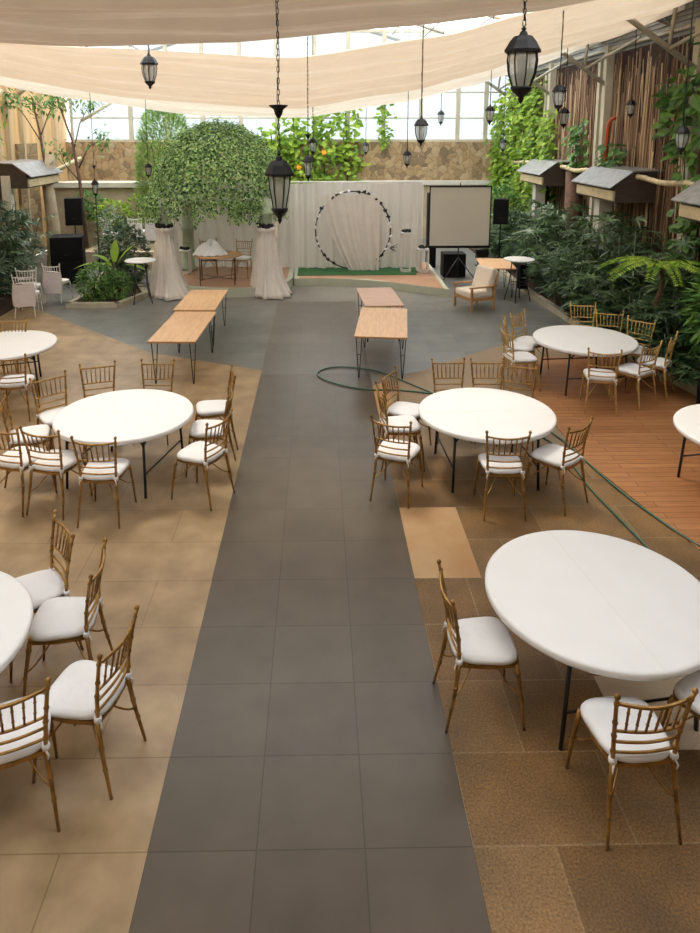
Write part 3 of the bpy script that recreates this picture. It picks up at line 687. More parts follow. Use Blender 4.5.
# ================================================================ ROUND TABLES
def make_table():
    t = empty('round_table', (0, 0, 0), 0, '', 'table', 'white round folding tables')
    MB().lathe([(.70, .690), (.755, .686), (.772, .690), (.778, .702), (.778, .730), (.770, .740), (.75, .7435), (.001, .7435)], 72).obj('tabletop', 'table_white', t)
    MB().box((0, 0, .7437), (.005, 1.5, .0012)).obj('fold_seam', 'seam', t)
    for sy in (-1, 1):
        for sx in (-1, 1): MB().tube([(sx * .44, sy * .46, .695), (sx * .48, sy * .48, 0)], .0155, 8).obj('leg', 'steel_dark', t)
        br = MB(); br.tube([(-.46, sy * .472, .26), (.46, sy * .472, .26)], .010, 6); br.tube([(-.44, sy * .46, .68), (.44, sy * .46, .68)], .012, 6)
        for sx in (-1, 1): br.tube([(sx * .447, sy * .462, .57), (sx * .34, sy * .30, .69)], .009, 6); br.tube([(sx * .447, sy * .462, .57), (sx * .30, sy * .461, .68)], .009, 6)
        br.obj('leg_brace', 'steel_dark', t)
    for sx in (-1, 1): MB().box((sx * .33, 0, .683), (.03, 1.1, .02)).obj('rail', 'steel_dark', t)
    return t
M['seam'] = mat('table_seam', (0.76, 0.74, 0.70), 0.6)
tb = make_table()
tabs = [(1.96, 4.43, R(8), 'largest white round table at lower right, nearest to us on the right'), (1.94, 7.68, R(92), 'white round table in the middle right, beside the walkway and hose'),
        (-2.23, 7.70, R(76), 'white round table in the middle left with ten chairs'), (4.16, 10.55, R(5), 'white round table standing on the wooden deck before the palms'),
        (-4.82, 10.45, R(20), 'white round table farthest back on the left, cut by the photo edge'), (-2.66, 4.03, R(30), 'white round table nearest to us at the left photo edge'),
        (4.69, 7.08, R(10), 'white round table without chairs at the right photo edge on the deck')]
for i, (x, y, a, lb) in enumerate(tabs):
    z = 0.012 if i in (3, 6) else 0
    if i == 0: tb.location = (x, y, z); tb.rotation_euler.z = a; tb['label'] = lb
    else: dup(tb, (x, y, z), a, lb)

# ================================================================ PLYWOOD TABLES
def ply_table(cx, cy, rz, L, Wd, label, mt='ply', group='plywood trestle tables'):
    t = empty('trestle_table', (cx, cy, 0), rz, label, 'table', group)
    MB().box((0, 0, .728), (Wd, L, .028)).obj('tabletop', mt, t, bevel=.003)
    MB().box((0, -L / 2 - .002, .727), (Wd, .004, .026)).obj('edge_strip', 'chair_wood', t)
    for sy in (-1, 1):
        for sx in (-1, 1):
            m = MB(); x, y = sx * (Wd / 2 - .07), sy * (L / 2 - .14)
            m.tube([(x - .05, y, .714), (x - .006, y + sy * .01, .02), (x, y + sy * .01, .006), (x + .006, y + sy * .01, .02), (x + .05, y, .714)], .0085, 6)
            m.tube([(x - .022, y, .40), (x + .022, y, .40)], .006, 5); m.obj('leg', 'steel_dark', t)
    return t
ply_table(-2.24, 11.45, R(-2), 1.86, .74, 'pale plywood table left of the walkway, front one of the pair')
ply_table(-2.25, 13.35, R(-1), 1.70, .76, 'pale plywood table left of the walkway, rear one of the pair')
ply_table(1.10, 11.66, R(-7), 1.90, .84, 'plywood table right of the walkway, front one of the pair')
ply_table(1.20, 13.55, R(3), 1.58, .74, 'pinkish plywood table right of the walkway, rear one of the pair', 'ply_pink')
ply_table(4.40, 17.1, R(-6), 1.4, .80, 'plywood table standing behind the cream lounge chair')

# ================================================================ LANTERNS
def make_lantern(sides=8, tall=False):
    t = empty('hanging_lantern', (0, 0, 0), 0, '', 'lantern', None)
    n = sides
    MB().lathe([(.004, .235), (.010, .225), (.018, .215), (.010, .205), (.022, .195), (.030, .175), (.060, .168), (.085, .140), (.108, .100), (.118, .085), (.118, .070), (.100, .066)], n, smooth=False).obj('roof', 'black_iron', t)
    if tall: gp = [(.090, .066), (.080, -.02), (.052, -.145)]
    else: gp = [(.092, .066), (.098, .02), (.088, -.06), (.058, -.145)]
    MB().lathe([(r * .93, z) for r, z in gp], n, smooth=False).obj('glass', 'lantern_glass', t)
    f = MB()
    for k in range(n):
        a = 2 * PI * k / n; f.tube([(r * math.cos(a), r * math.sin(a), z) for r, z in gp], .0048, 4)
    f.obj('frame', 'black_iron', t)
    MB().lathe([(.066, -.142), (.070, -.155), (.058, -.172), (.030, -.198), (.016, -.212), (.020, -.224), (.010, -.240), (.002, -.252)], n).obj('finial', 'black_iron', t)
    b = MB(); b.lathe([(.016, -.13), (.016, -.05), (.026, -.02), (.026, .01), (.012, .045), (.001, .05)], 10); b.obj('bulb', 'bulb', t)
    return t
L8 = make_lantern(8); L6 = make_lantern(6, True)
used = set()
L6.scale = (.8, .8, 1)
def lantern(px, y, x, z, s_, label, top, proto=L8, links=True, canopy=0, post=0):
    if links is False and top: top = roofz(x) - .03
    kw = .8 if proto is L6 else 1
    if id(proto) not in used:
        used.add(id(proto)); t = proto; t.location = (x, y, z); t.scale = (s_ * kw, s_ * kw, s_); t['label'] = label; t['group'] = 'hanging lanterns'
    else: t = dup(proto, (x, y, z), R(px % 40), label, 'hanging lanterns', (s_ * kw, s_ * kw, s_))
    if post: MB().tube([(0, 0, -.24), (0, 0, (post - z) / s_)], .016, 6).obj('post', 'black_iron', t)
    if top:
        c = MB(); h = (top - z) / s_; z0 = .235
        if links:
            k = 0; zz = z0
            while zz < h:
                a = (k % 2) * PI / 2; dx, dy = math.cos(a) * .009, math.sin(a) * .009
                c.tube([(dx, dy, zz), (dx, dy, zz + .028), (0, 0, zz + .038), (-dx, -dy, zz + .028), (-dx, -dy, zz), (0, 0, zz - .008)], .0032, 4, closed=True)
                k += 1; zz += .036
            c.tube([(.012, 0, z0)] + [(.012 * math.cos(q * .9), .012 * math.sin(q * .9), z0 + (h - z0) * q / 40) for q in range(1, 41)], .003, 4)
        else: c.tube([(0, 0, z0 - .01), (0, 0, h)], .0035 if s_ > .6 else .005, 5)
        c.obj('chain', 'black_iron', t)
        if canopy:
            MB().lathe([(.012, canopy - .075), (.030, canopy - .05), (.04, canopy - .02), (.075, canopy), (.078, canopy + .008), (.01, canopy + .012)], 12).obj('canopy', 'black_iron', t)
    return t
lantern(10, 4.4, 1.245, 4.32, .95, 'largest black lantern with curved glass hanging at upper right', 6.9)
lantern(0, 4.5, -0.245, 3.57, .96, 'black six-sided lantern on a heavy chain left of centre, nearest to us', 7.2, L6, True, .52)
lantern(7, 8.8, -2.03, 4.66, .92, 'small black lantern alone at upper left against the drapes', 6.3, L8, False)
lantern(22, 10.3, 1.49, 3.95, .92, 'black lantern on a long cord right of centre before the end windows', 6.2, L8, False)
lantern(5, 10.2, -0.14, 3.44, .86, 'grey-glass lantern hanging just right of the big six-sided one', 6.2, L6, False)
lantern(3, 16.8, -0.11, 3.63, .95, 'small lantern over the back vines, directly right of the big chain', 4.4, L8, False)
lantern(9, 20, 1.35, 3.52, .85, 'tiny lantern before the back vines above the flower arch', 6.5, L8, False)
lantern(13, 19, 3.27, 4.34, .9, 'tiny lantern high against the bright end windows', 6.5, L8, False)
lantern(17, 17, 2.14, 3.33, .95, 'small dark lantern above the right part of the backdrop', 4.7, L8, False)
lantern(21, 11, 3.70, 4.47, .95, 'glass lantern right of the largest one, upper of a close pair', 6.0, L8, False)
lantern(2, 14, 4.83, 4.23, .95, 'lantern right of the largest one, lower of a close pair', 5.5, L8, False)
lantern(26, 15, 6.58, 4.44, .90, 'small lantern before the reed wall right of the pale column', 6.4, L8, False)
lantern(31, 10.5, 5.40, 3.84, .98, 'dark lantern near the right photo edge among climbing leaves', 6.0, L8, False)
lantern(34, 15, 3.61, 4.31, .92, 'white-glass lantern before the right edge of the end windows', 5.2, L8, False)
lantern(8, 21, 5.48, 3.58, .9, 'small lantern before the sunlit climbing vine on the right', 6.4, L8, False)
lantern(28, 17.2, -5.40, 2.62, 1.0, 'grey lantern at the left above the planter, before the low wall', 0, L6, False, 0, .08)
lantern(18, 16.5, -3.93, 3.08, .8, 'tiny lantern at the left rim of the leafy dome', 4.45, L8, None)
lantern(4, 21, -2.52, 4.62, .6, 'tiny dark lantern high above the leafy dome', 6.8, L8, False)

# ================================================================ HOSE
def spline(P, n=8):
    P = [Vector((*p, .016)) for p in P]; o = []
    for i in range(len(P) - 1):
        p0, p1, p2, p3 = P[max(i - 1, 0)], P[i], P[i + 1], P[min(i + 2, len(P) - 1)]
        for k in range(n):
            t = k / n; o.append(.5 * ((2 * p1) + (p2 - p0) * t + (2 * p0 - 5 * p1 + 4 * p2 - p3) * t * t + (3 * p1 - p0 - 3 * p2 + p3) * t ** 3))
    return o + [P[-1]]
tag(MB().tube(spline([(3.64, 6.09), (3.5, 6.5), (3.33, 7.16), (3.2, 8.0), (3.05, 8.75), (2.5, 9.5), (1.9, 10.05), (1.3, 10.28), (.8, 10.33), (.42, 10.5), (.1, 10.78), (-.02, 11.08), (.12, 11.33), (.40, 11.42), (.8, 11.30), (1.1, 11.05), (1.5, 10.5), (1.85, 10.0), (2.4, 9.3), (2.9, 8.6), (3.02, 7.9), (3.02, 7.2), (3.1, 6.4), (3.13, 6.0), (3.1, 5.2)]), .012, 6).obj('garden_hose', 'hose'), 'long green garden hose looped across the walkway and along the deck edge', 'hose')

# ================================================================ FURNITURE BY THE STAGE
# lounge chair
lc = empty('lounge_chair', (3.55, 15.55, 0), R(30), 'cream cushioned wooden lounge chair beside the stage corner', 'armchair')
for sx in (-1, 1):
    for sy, h in ((1, .52), (-1, .60)): MB().box((sx * .33, sy * .30, h / 2), (.045, .05, h)).obj('leg', 'chair_wood', lc, bevel=.005)
    MB().box((sx * .33, 0, .54), (.055, .72, .03)).obj('armrest', 'chair_wood', lc, bevel=.008)
f = MB(); f.box((0, .30, .27), (.62, .04, .07)); f.box((0, -.30, .24), (.62, .04, .07))
for sx in (-1, 1): f.box((sx * .31, 0, .26), (.03, .6, .07))
for k in range(5): f.box((0, -.33 - .02 * k, .36 + .1 * k), (.6, .025, .04))
for sx in (-1, 1): f.tube([(sx * .28, -.28, .26), (sx * .28, -.43, .86)], .02, 6)
f.obj('frame', 'chair_wood', lc)
c = MB().box((0, .02, .37), (.62, .62, .15)).obj('seat_cushion', 'beige_fabric', lc, bevel=.04)
mt_ = Matrix.Rotation(R(-14), 3, 'X')
MB().box((0, -.25, .66), (.62, .16, .55), mtx=Matrix.Rotation(R(17), 3, 'X')).obj('back_cushion', 'beige_fabric', lc, bevel=.045)
lc.rotation_euler.z = R(112)
# bistro tables
def bistro(x, y, label):
    t = empty('bistro_table', (x, y, 0), R(20), label, 'table', 'tall round bistro tables')
    MB().lathe([(.001, .985), (.34, .985), (.352, .992), (.352, 1.008), (.34, 1.014), (.001, 1.014)], 40).obj('tabletop', 'table_white', t)
    for k in range(4):
        a = PI / 4 + k * PI / 2; MB().tube([(.16 * math.cos(a), .16 * math.sin(a), .985), (.20 * math.cos(a), .20 * math.sin(a), .45), (.30 * math.cos(a), .30 * math.sin(a), 0)], .012, 6).obj('leg', 'steel_dark', t)
    MB().tube([(.20 * math.cos(a), .20 * math.sin(a), .42) for a in [2 * PI * q / 20 for q in range(20)]], .008, 5, closed=True).obj('foot_ring', 'steel_dark', t)
bistro(-4.14, 16.2, 'tall white-topped bistro table between the planter and the gazebo'); bistro(4.72, 16.2, 'tall white-topped bistro table behind the lounge chair by the palms')
# dining set table with cloth
t = empty('dining_table', (-2.5, 17.3, .225), R(5), 'wooden-topped dining table with thin metal legs under the gazebo', 'table')
MB().lathe([(.001, .70), (.58, .70), (.60, .705), (.60, .728), (.58, .733), (.001, .733)], 40, mod=None).obj('tabletop', 'chair_wood', t)
for sx in (-1, 1):
    for sy in (-1, 1): MB().tube([(sx * .42, sy * .32, .70), (sx * .42, sy * .32, 0)], .013, 6).obj('leg', 'wrought', t)
s_ = MB()
for sx in (-1, 1): s_.tube([(sx * .42, -.32, .15), (-sx * .42, .32, .15)], .009, 5)
s_.tube([(-.42, -.32, .62), (.42, -.32, .62)], .009, 5); s_.obj('stretcher', 'wrought', t)
def heap(u, v):
    a = 2 * PI * u; r = v; n_ = math.sin(a * 5 + 3 * r) * .05 + math.sin(a * 9 + 1) * .03
    return (.42 * r * math.cos(a) * (1 + n_), .30 * r * math.sin(a) * (1 + n_), .30 * (1 - r ** 1.8) * (1 + .25 * math.sin(3 * a + 5 * r)) + .012 * math.sin(a * 13 + r * 9) + .01)
tag(MB().grid(heap, 60, 14).obj('bundled_cloth', 'white_satin', None, (-2.66, 17.2, .962)), 'crumpled white satin cloth heaped on the gazebo dining table', 'cloth')
# projector screen
ps = empty('projector_screen', (3.8, 18.7, 0), 0, 'portable projector screen on a tripod right of the stage', 'projection screen')
MB().box((0, 0, 1.72), (1.60, .012, 1.58)).obj('screen_sheet', 'screen', ps)
f = MB()
for x in (-.815, .815): f.box((x, 0, 1.72), (.03, .014, 1.62))
f.box((0, 0, 2.52), (1.66, .04, .035)); f.obj('border', 'black_plastic', ps)
MB().tube([(-.83, 0, .90), (.83, 0, .90)], .035, 10).obj('roller_case', 'black_plastic', ps)
MB().tube([(0, .06, .1), (0, .06, 2.62)], .018, 8).obj('pole', 'steel_dark', ps)
for k in range(3): a = PI / 2 + k * 2 * PI / 3; MB().tube([(0, .06, .6), (.5 * math.cos(a), .06 + .5 * math.sin(a), .02)], .014, 6).obj('leg', 'steel_dark', ps)
def spk(name, x, y, z, w, dd, h, rz, label):
    e = empty(name, (x, y, z), rz, label, 'speaker'); MB().box((0, 0, h / 2), (w, dd, h)).obj('cabinet', 'black_plastic', e, bevel=.015)
    MB().box((0, -dd / 2 - .004, h * .5), (w * .88, .012, h * .9)).obj('grille', 'grille', e)
    MB().lathe([(.001, 0), (.05, .0), (.055, .01), (.001, .012)], 14).obj('badge', 'steel_dark', e).location = (0, -dd / 2 - .012, h * .25)
    return e
M['grille'] = mat('speaker_grille', (0.006, 0.006, 0.007), 0.6, 0.3, 60, bump=0.3, bscale=150, spec=0.15)
def stand(x, y, h, label):
    e = empty('speaker_stand', (x, y, 0), 0, label, 'stand'); MB().tube([(0, 0, .1), (0, 0, h)], .018, 8).obj('pole', 'black_plastic', e)
    for k in range(3): a = PI / 2 + k * 2 * PI / 3; MB().tube([(0, 0, .65), (.42 * math.cos(a), .42 * math.sin(a), .02)], .012, 6).obj('leg', 'black_plastic', e)
stand(4.95, 18.9, 1.50, 'black tripod stand under the speaker right of the projector screen'); spk('loudspeaker', 4.95, 18.9, 1.5, .40, .34, .68, R(-15), 'black loudspeaker on a stand right of the projector screen')
stand(-7.05, 20.4, 1.30, 'black tripod stand behind the speaker stack'); spk('loudspeaker', -7.05, 20.4, 1.30, .46, .36, .78, R(10), 'black loudspeaker on a stand above the speaker stack at the left')
spk('subwoofer', -6.65, 18.6, 0, .80, .7, .62, R(12), 'black bass speaker cabinet at the bottom of the left stack'); spk('subwoofer', -6.65, 18.6, .625, .80, .7, .62, R(12), 'black bass speaker cabinet on top of the left stack')
# black case, stools, monitor under the screen
e = MB(); e.box((0, 0, .33), (.62, .5, .66)); tag(e.obj('equipment_case', 'black_plastic', None, (3.75, 19.2, 0), bevel=.02), 'black equipment case on the floor behind the projector screen tripod', 'case')
e = empty('folding_chair', (4.45, 18.3, 0), R(200), 'dark metal folding chair below the projector screen', 'chair')
MB().box((0, 0, .45), (.4, .4, .03)).obj('seat', 'steel_dark', e); MB().box((0, -.2, .75), (.4, .02, .22)).obj('backrest', 'steel_dark', e)
for sx in (-1, 1):
    MB().tube([(sx * .2, -.22, .85), (sx * .2, .2, 0)], .012, 6).obj('leg', 'steel_dark', e); MB().tube([(sx * .18, .18, .45), (sx * .18, -.22, 0)], .012, 6).obj('leg', 'steel_dark', e)
tag(MB().box((0, 0, .30), (.22, .22, .60)).obj('black_box', 'black_plastic', None, (5.02, 16.9, .15), bevel=.01), 'black upright box beside the bistro table at the right', 'box')
# black rack left of screen
tag(MB().box((0, 0, 1.1), (.25, .4, 2.2)).obj('lighting_rack', 'black_plastic', None, (3.35, 20.6, 0), bevel=.02), 'black equipment rack between the backdrop and the projector screen', 'rack')

# ================================================================ WALL HOODS on the right and left
def hood(x, y0, y1, sgn, label):
    e = empty('wall_hood', (x, (y0 + y1) / 2, 0), 0, label, 'hood', 'small hipped hoods along the side walls'); L = y1 - y0; h = L / 2; s = sgn
    b = MB(); b.prism([(s * .15, -h + .06), (s * 1.1, -h + .06), (s * 1.1, h - .06), (s * .15, h - .06)][::s], 2.46, 2.80); b.obj('box', 'dark_board', e)
    b = MB()
    v = [(0, -h, 2.78), (0, h, 2.78), (s * .48, h, 3.13), (s * .48, -h, 3.13), (s * 1.15, h, 3.16), (s * 1.15, -h, 3.16), (0, -h, 2.76), (0, h, 2.76), (s * .48, h, 3.10), (s * .48, -h, 3.10), (s * 1.15, h, 3.13), (s * 1.15, -h, 3.13)]
    b.add(v, [(0, 3, 2, 1), (3, 5, 4, 2), (6, 7, 8, 9), (9, 8, 10, 11), (0, 1, 7, 6), (0, 6, 9, 3), (3, 9, 11, 5), (1, 2, 8, 7), (2, 4, 10, 8), (5, 11, 10, 4)]); b.obj('roof_sheet', 'roof_zinc', e)
    b = MB(); b.add([(s * .12, -h + .05, 2.79), (s * 1.12, -h + .05, 2.79), (s * 1.12, -h + .05, 3.14), (s * .5, -h + .05, 3.11), (s * .12, h - .05, 2.79), (s * 1.12, h - .05, 2.79), (s * 1.12, h - .05, 3.14), (s * .5, h - .05, 3.11)], [(0, 1, 2, 3)]); v4 = b.v[4:]; b.v = b.v[:4]; b.obj('gable', 'dark_board', e); MB().add(v4, [(3, 2, 1, 0)]).obj('gable', 'dark_board', e)
    MB().box((s * .13, 0, 2.60), (.05, L - .2, .20)).obj('fascia', 'bamboo', e)
def pillar(x, y, h): struct(MB().box((x, y, h / 2), (.30, .30, h)).obj('column', 'concrete'))
for y, lb in ((11.0, 'grey-roofed wall hood cut by the right photo edge'), (15.9, 'grey-roofed wall hood with dark end, middle of the right wall'), (20.7, 'farthest grey-roofed wall hood on the right, beside the sunlit vine')):
    hood(6.15, y - 1.15, y + 1.15, 1, lb); pillar(6.62, y + .3, 2.46)
hood(-7.6, 18.9, 21.3, -1, 'grey-roofed wall hood at the left photo edge above the dark shrubs')
for y0, y1, lb in ((12.2, 14.8, 'bamboo pole along the right wall nearest to us'), (17.1, 19.5, 'bamboo pole between the two far wall hoods'), (21.9, 25.6, 'bamboo pole reaching the stone end wall')):
    m = MB(); n_ = 8; ts = []; rs = []
    for k in range(n_ + 1):
        y = y0 + (y1 - y0) * k / n_
        for d_, r_ in ((-.015, .055), (0, .064), (.015, .055)): ts.append((6.75, y + d_, 2.98 + .03 * math.sin(k))); rs.append(r_)
    m.tube(ts, rs, 8); tag(m.obj('bamboo_pole', 'bamboo'), lb, 'pole', 'bamboo poles along the right wall')
tag(MB().tube([(6.90, 16.95, 3.2), (6.92, 16.95, 4.1), (6.95, 16.9, 4.22), (7.0, 16.88, 4.27), (7.06, 16.85, 4.28)], .05, 8).obj('drain_pipe', 'orange_pipe'), 'orange plastic drain pipe on the reed wall beside the pale column', 'pipe')
# ramp boards left
tag(MB().tube([(-8.6, 21.6, 2.5), (-7.4, 22.4, 3.15)], [.07, .07], 4).obj('timber_plank', 'timber'), 'pale leaning timber plank above the left wall hood', 'plank')
struct(MB().tube([(-8.4, 25.6, 4.35), (-7.1, 25.8, 5.15)], .06, 6).obj('roof_brace', 'frame'))
tag(MB().tube([(-8.9, 19.3, 4.6), (-8.4, 19.4, 5.05)], .06, 6).obj('timber_brace', 'timber'), 'short pale brace at the left photo edge under the drape', 'brace')

# ================================================================ PLANTERS
def kerb(poly, w, h, name='planter_kerb', closed=True):
    m = MB(); n_ = len(poly)
    for i in range(n_ if closed else n_ - 1):
        a, b_ = Vector(poly[i]), Vector(poly[(i + 1) % n_]); d_ = (b_ - a); L = d_.length; c_ = (a + b_) / 2; m.box((c_.x, c_.y, h / 2), (L + w, w, h), math.atan2(d_.y, d_.x))
    return struct(m.obj(name, 'kerb'))
kerb([(5.2, 20), (5.15, 17.7), (5.3, 14.3), (5.6, 11.2), (5.72, 10.3), (5.85, 9.6), (5.9, 8.0)], .14, .13, closed=False)
struct(MB().prism([(5.2, 20), (5.15, 17.7), (5.3, 14.3), (5.6, 11.2), (5.72, 10.3), (5.85, 9.6), (5.9, 8.0), (7.2, 8), (7.2, 26.2), (5.2, 26.2)], .0, .08).obj('planter_soil', 'soil'))
PL = [(-5.67, 15.7), (-4.58, 15.68), (-4.2, 16.75), (-4.75, 18.2), (-4.8, 19.5), (-6.0, 19.5), (-5.55, 17.0)]
kerb(PL, .12, .12); struct(MB().prism(PL, 0, .07).obj('planter_soil', 'soil'))
struct(MB().prism([(-9.1, 14.0), (-6.9, 14.4), (-6.9, 16.6), (-7.6, 18.0), (-9.1, 18.4)], 0, .10).obj('planter_soil', 'soil'))

# palms -------------------------------------------------
def palm_mesh(seed, canes, H):
    rn = random.Random(seed); lf = MB(); st = MB()
    for i in range(canes):
        a = rn.uniform(0, 2 * PI); r0 = rn.uniform(0, .35); b0 = Vector((r0 * math.cos(a), r0 * math.sin(a), 0)); h = H * rn.uniform(.35, 1.0); lean = rn.uniform(.1, .4)
        top = b0 + Vector((lean * math.cos(a), lean * math.sin(a), h)); st.tube([b0, b0.lerp(top, .5), top], .012, 5)
        for k in range(rn.randint(7, 9)):
            t_ = rn.uniform(.35, 1.0); p0 = b0.lerp(top, t_); fa = rn.uniform(0, 2 * PI); el = rn.uniform(-.1, .9); d_ = Vector((math.cos(fa) * math.cos(el), math.sin(fa) * math.cos(el), math.sin(el)))
            p1 = p0 + d_ * rn.uniform(.18, .34); st.tube([p0, p1], .004, 3, caps=False)
            side = d_.cross(Vector((0, 0, 1))); side.normalize(); up = side.cross(d_); nl = rn.randint(6, 9)
            for q in range(nl):
                th = R(-95 + 190 * q / (nl - 1)); dl = d_ * math.cos(th) + side * math.sin(th) + up * .15
                lf.leaf(p1, dl, up, rn.uniform(.22, .34), rn.uniform(.030, .045), .4, rn.uniform(.2, .55), 3)
    return lf, st
pm = []
def palm_clump(x, y, H, rz, label, group, scale=1.0, seed=1, mt='leaf_palm'):
    while len(pm) <= seed: pm.append(None)
    if pm[seed] is None:
        lf, st = palm_mesh(40 + seed, 15, 1.75); t = empty('lady_palm', (x, y, .08), rz, label, 'palm', group); lf.obj('foliage', mt, t); st.obj('stem', 'stem', t); t.scale = (scale, scale, H / 1.75 * 1.0); pm[seed] = t
    else: dup(pm[seed], (x, y, .08), rz, label, group, (scale, scale, H / 1.75))
rn = random.Random(21)
spots = []
for i in range(13):
    for j in range(2 if i != 0 else 1):
        y = 9.9 + i * .93 + rn.uniform(-.2, .2); x = (5.85 if j == 0 else 6.5) + rn.uniform(-.1, .12) - (0.15 if y > 13 else -0.1 if y < 11 else 0); spots.append((x, y, (1.35 if j == 0 else 1.95) * rn.uniform(.85, 1.1)))
for i, (x, y, H) in enumerate(spots):
    if y < 11.6 and x > 6.2: H *= .55
    if y < 11.0: H *= .7
    lb = 'dark green lady palm packed in the front row of the right planter bed' if x < 6.25 else 'taller dark green lady palm in the rear row under the wall hoods'
    palm_clump(x, y, H, rn.uniform(0, 6), lb, 'front row lady palms in the right planter' if x < 6.25 else 'rear row lady palms in the right planter', rn.uniform(.95, 1.15), i % 3)
for i, (x, y, H) in enumerate(((-7.5, 15.2, 1.3), (-8.3, 16.0, 1.9), (-7.5, 16.6, 1.7), (-8.2, 17.3, 2.2), (-7.9, 18.2, 2.1))):
    palm_clump(x, y, H, rn.uniform(0, 6), 'broad dark palm shrub in the bed at the left photo edge', 'palm shrubs at the left edge', 1.2, 3, 'leaf_grey')

def bush(name, x, y, z, rx_, ry_, rz_, nleaf, L, w, mt, seed, label, cat='shrub', group=None, stems=5, loose=0.25):
    rn = random.Random(seed); e = empty(name, (x, y, z), 0, label, cat, group); lf = MB(); st = MB()
    for k in range(stems):
        a = rn.uniform(0, 6.28); q = Vector((rx_ * .5 * math.cos(a), ry_ * .5 * math.sin(a), rz_ * rn.uniform(1.0, 1.6))); st.tube([(0, 0, 0), q * .5 + Vector((0, 0, .05)), q], [.014, .010, .005], 5)
    for i in range(nleaf):
        u = Vector((rn.gauss(0, 1), rn.gauss(0, 1), rn.gauss(0, 1))).normalized(); rr = (1 - loose) + loose * rn.random() ** .5 if rn.random() < .75 else rn.random()
        p = Vector((u.x * rx_ * rr, u.y * ry_ * rr, rz_ + u.z * rz_ * rr)); d_ = u + Vector((rn.gauss(0, .6), rn.gauss(0, .6), rn.gauss(0, .4)))
        lf.leaf(p, d_, Vector((0, 0, 1)) + u * .5, L * rn.uniform(.7, 1.3), w * rn.uniform(.7, 1.3), .2, rn.uniform(0, .4))
    lf.obj('foliage', mt, e); st.obj('stem', 'stem', e); return e
bush('shrub', -5.2, 16.2, .07, .42, .42, .42, 900, .11, .055, 'leaf_mid', 1, 'low bushy green shrub at the front of the left planter')
bush('shrub', -4.75, 16.3, .07, .35, .35, .33, 600, .09, .05, 'leaf_mid', 2, 'small green shrub at the front right corner of the left planter')
bush('shrub', -5.0, 17.9, .07, .62, .55, .78, 1500, .14, .08, 'leaf_grey', 3, 'dark leafy shrub behind the banana plant in the left planter')
bush('shrub', -5.5, 18.8, .07, .45, .4, .95, 700, .15, .07, 'leaf_grey', 4, 'dark shrub at the rear left of the planter beside the speaker stack')
bush('shrub', -6.3, 21.6, .9, .5, .4, .5, 420, .17, .09, 'leaf_bright', 5, 'yellow-green shrub before the low retaining wall, right of the speaker')
bush('shrub', -5.6, 22.0, .6, .45, .4, .7, 420, .17, .09, 'leaf_bright', 6, 'yellow-green shrub left of the white covered chairs')
bush('shrub', -7.2, 22.2, 1.3, .5, .4, .4, 380, .16, .08, 'leaf_mid', 7, 'small bright bush above the black loudspeaker at the left')
bush('shrub', 5.9, 22.5, .08, .6, .8, 1.1, 1300, .18, .10, 'leaf_mid', 8, 'leafy shrub before the vine wall beyond the loudspeaker')
bush('shrub', 5.9, 20.7, .08, .55, .6, .8, 900, .17, .07, 'leaf_grey', 9, 'dark shrub between the loudspeaker and the palms')
bush('shrub', 6.3, 9.4, .08, .5, .5, .6, 900, .14, .08, 'leaf_mid', 10, 'green shrub at the right photo edge beside the black trunk pot')
bush('fern', 6.3, 10.35, .5, .55, .6, .7, 1100, .20, .09, 'leaf_mid', 13, 'leafy green plant rising at the right photo edge under the wall hood', 'plant')
bush('feathery_bamboo', -4.8, 22.4, .3, .85, .6, 2.38, 11000, .24, .034, 'leaf_feather', 12, 'light green feathery bamboo rising behind the left of the dome', 'bamboo', None, 12)
# banana plant
bn = empty('banana_plant', (-4.95, 16.9, .07), 0, 'young banana plant with broad upright bright leaves in the left planter', 'plant'); lf = MB(); st = MB()
for k, (a, el, L, w_) in enumerate(((80, 82, .75, .20), (20, 55, .8, .22), (160, 40, .85, .18), (200, 25, .9, .18), (-20, 20, .9, .18), (100, 70, .6, .2), (250, 35, .6, .16))):
    d_ = Vector((math.cos(R(a)) * math.cos(R(el)), math.sin(R(a)) * math.cos(R(el)), math.sin(R(el)))); lf.leaf(Vector((0, 0, .6)) + d_ * .15, d_, Vector((0, 0, 1)) if el < 75 else Vector((0, -1, 0)), L, w_, .3, .25 if el > 50 else .45, 8)
st.tube([(0, 0, 0), (.01, 0, .4), (0, 0, .78)], [.045, .035, .02], 8); lf.obj('foliage', 'leaf_bright', bn); st.obj('stem', 'stem', bn)
# bent tree with fronds at right
bt = empty('leaning_tree', (5.85, 11.5, .08), 0, 'small leaning tree with ferny bright fronds before the right wall', 'tree'); st = MB(); lf = MB(); rn = random.Random(9)
st.tube([(.1, 0, 0), (.05, 0, .5), (-.15, 0, .95), (-.05, 0, 1.35), (-.1, .1, 1.75)], [.06, .05, .045, .035, .02], 7)
for k in range(9):
    a = R(130 + k * 26); base = Vector((-.1, .05, 1.7)); L = rn.uniform(.8, 1.3)
    for q in range(24):
        t_ = q / 24; c_ = base + Vector((math.cos(a) * L * t_, math.sin(a) * L * t_, .35 * t_ - .55 * t_ * t_)); 
        for s2 in (-1, 1):
            d_ = Vector((-math.sin(a) * s2 + math.cos(a) * .5, math.cos(a) * s2 + math.sin(a) * .5, -.15)); lf.leaf(c_, d_, Vector((0, 0, 1)), .20 * (1 - .6 * t_), .060, .2, .2)
st.obj('trunk', 'bark', bt); lf.obj('foliage', 'leaf_bright', bt)
tag(MB().lathe([(.001, 0), (.13, 0), (.14, .3), (.12, .5), (.14, .7), (.12, .72), (.001, .70)], 14, mod=lambda a, i, z: 1 + .04 * math.cos(a * 7)).obj('plant_pot', 'black_plastic', None, (5.55, 9.45, .012)), 'tall black ribbed pot at the right photo edge by the kerb', 'pot')

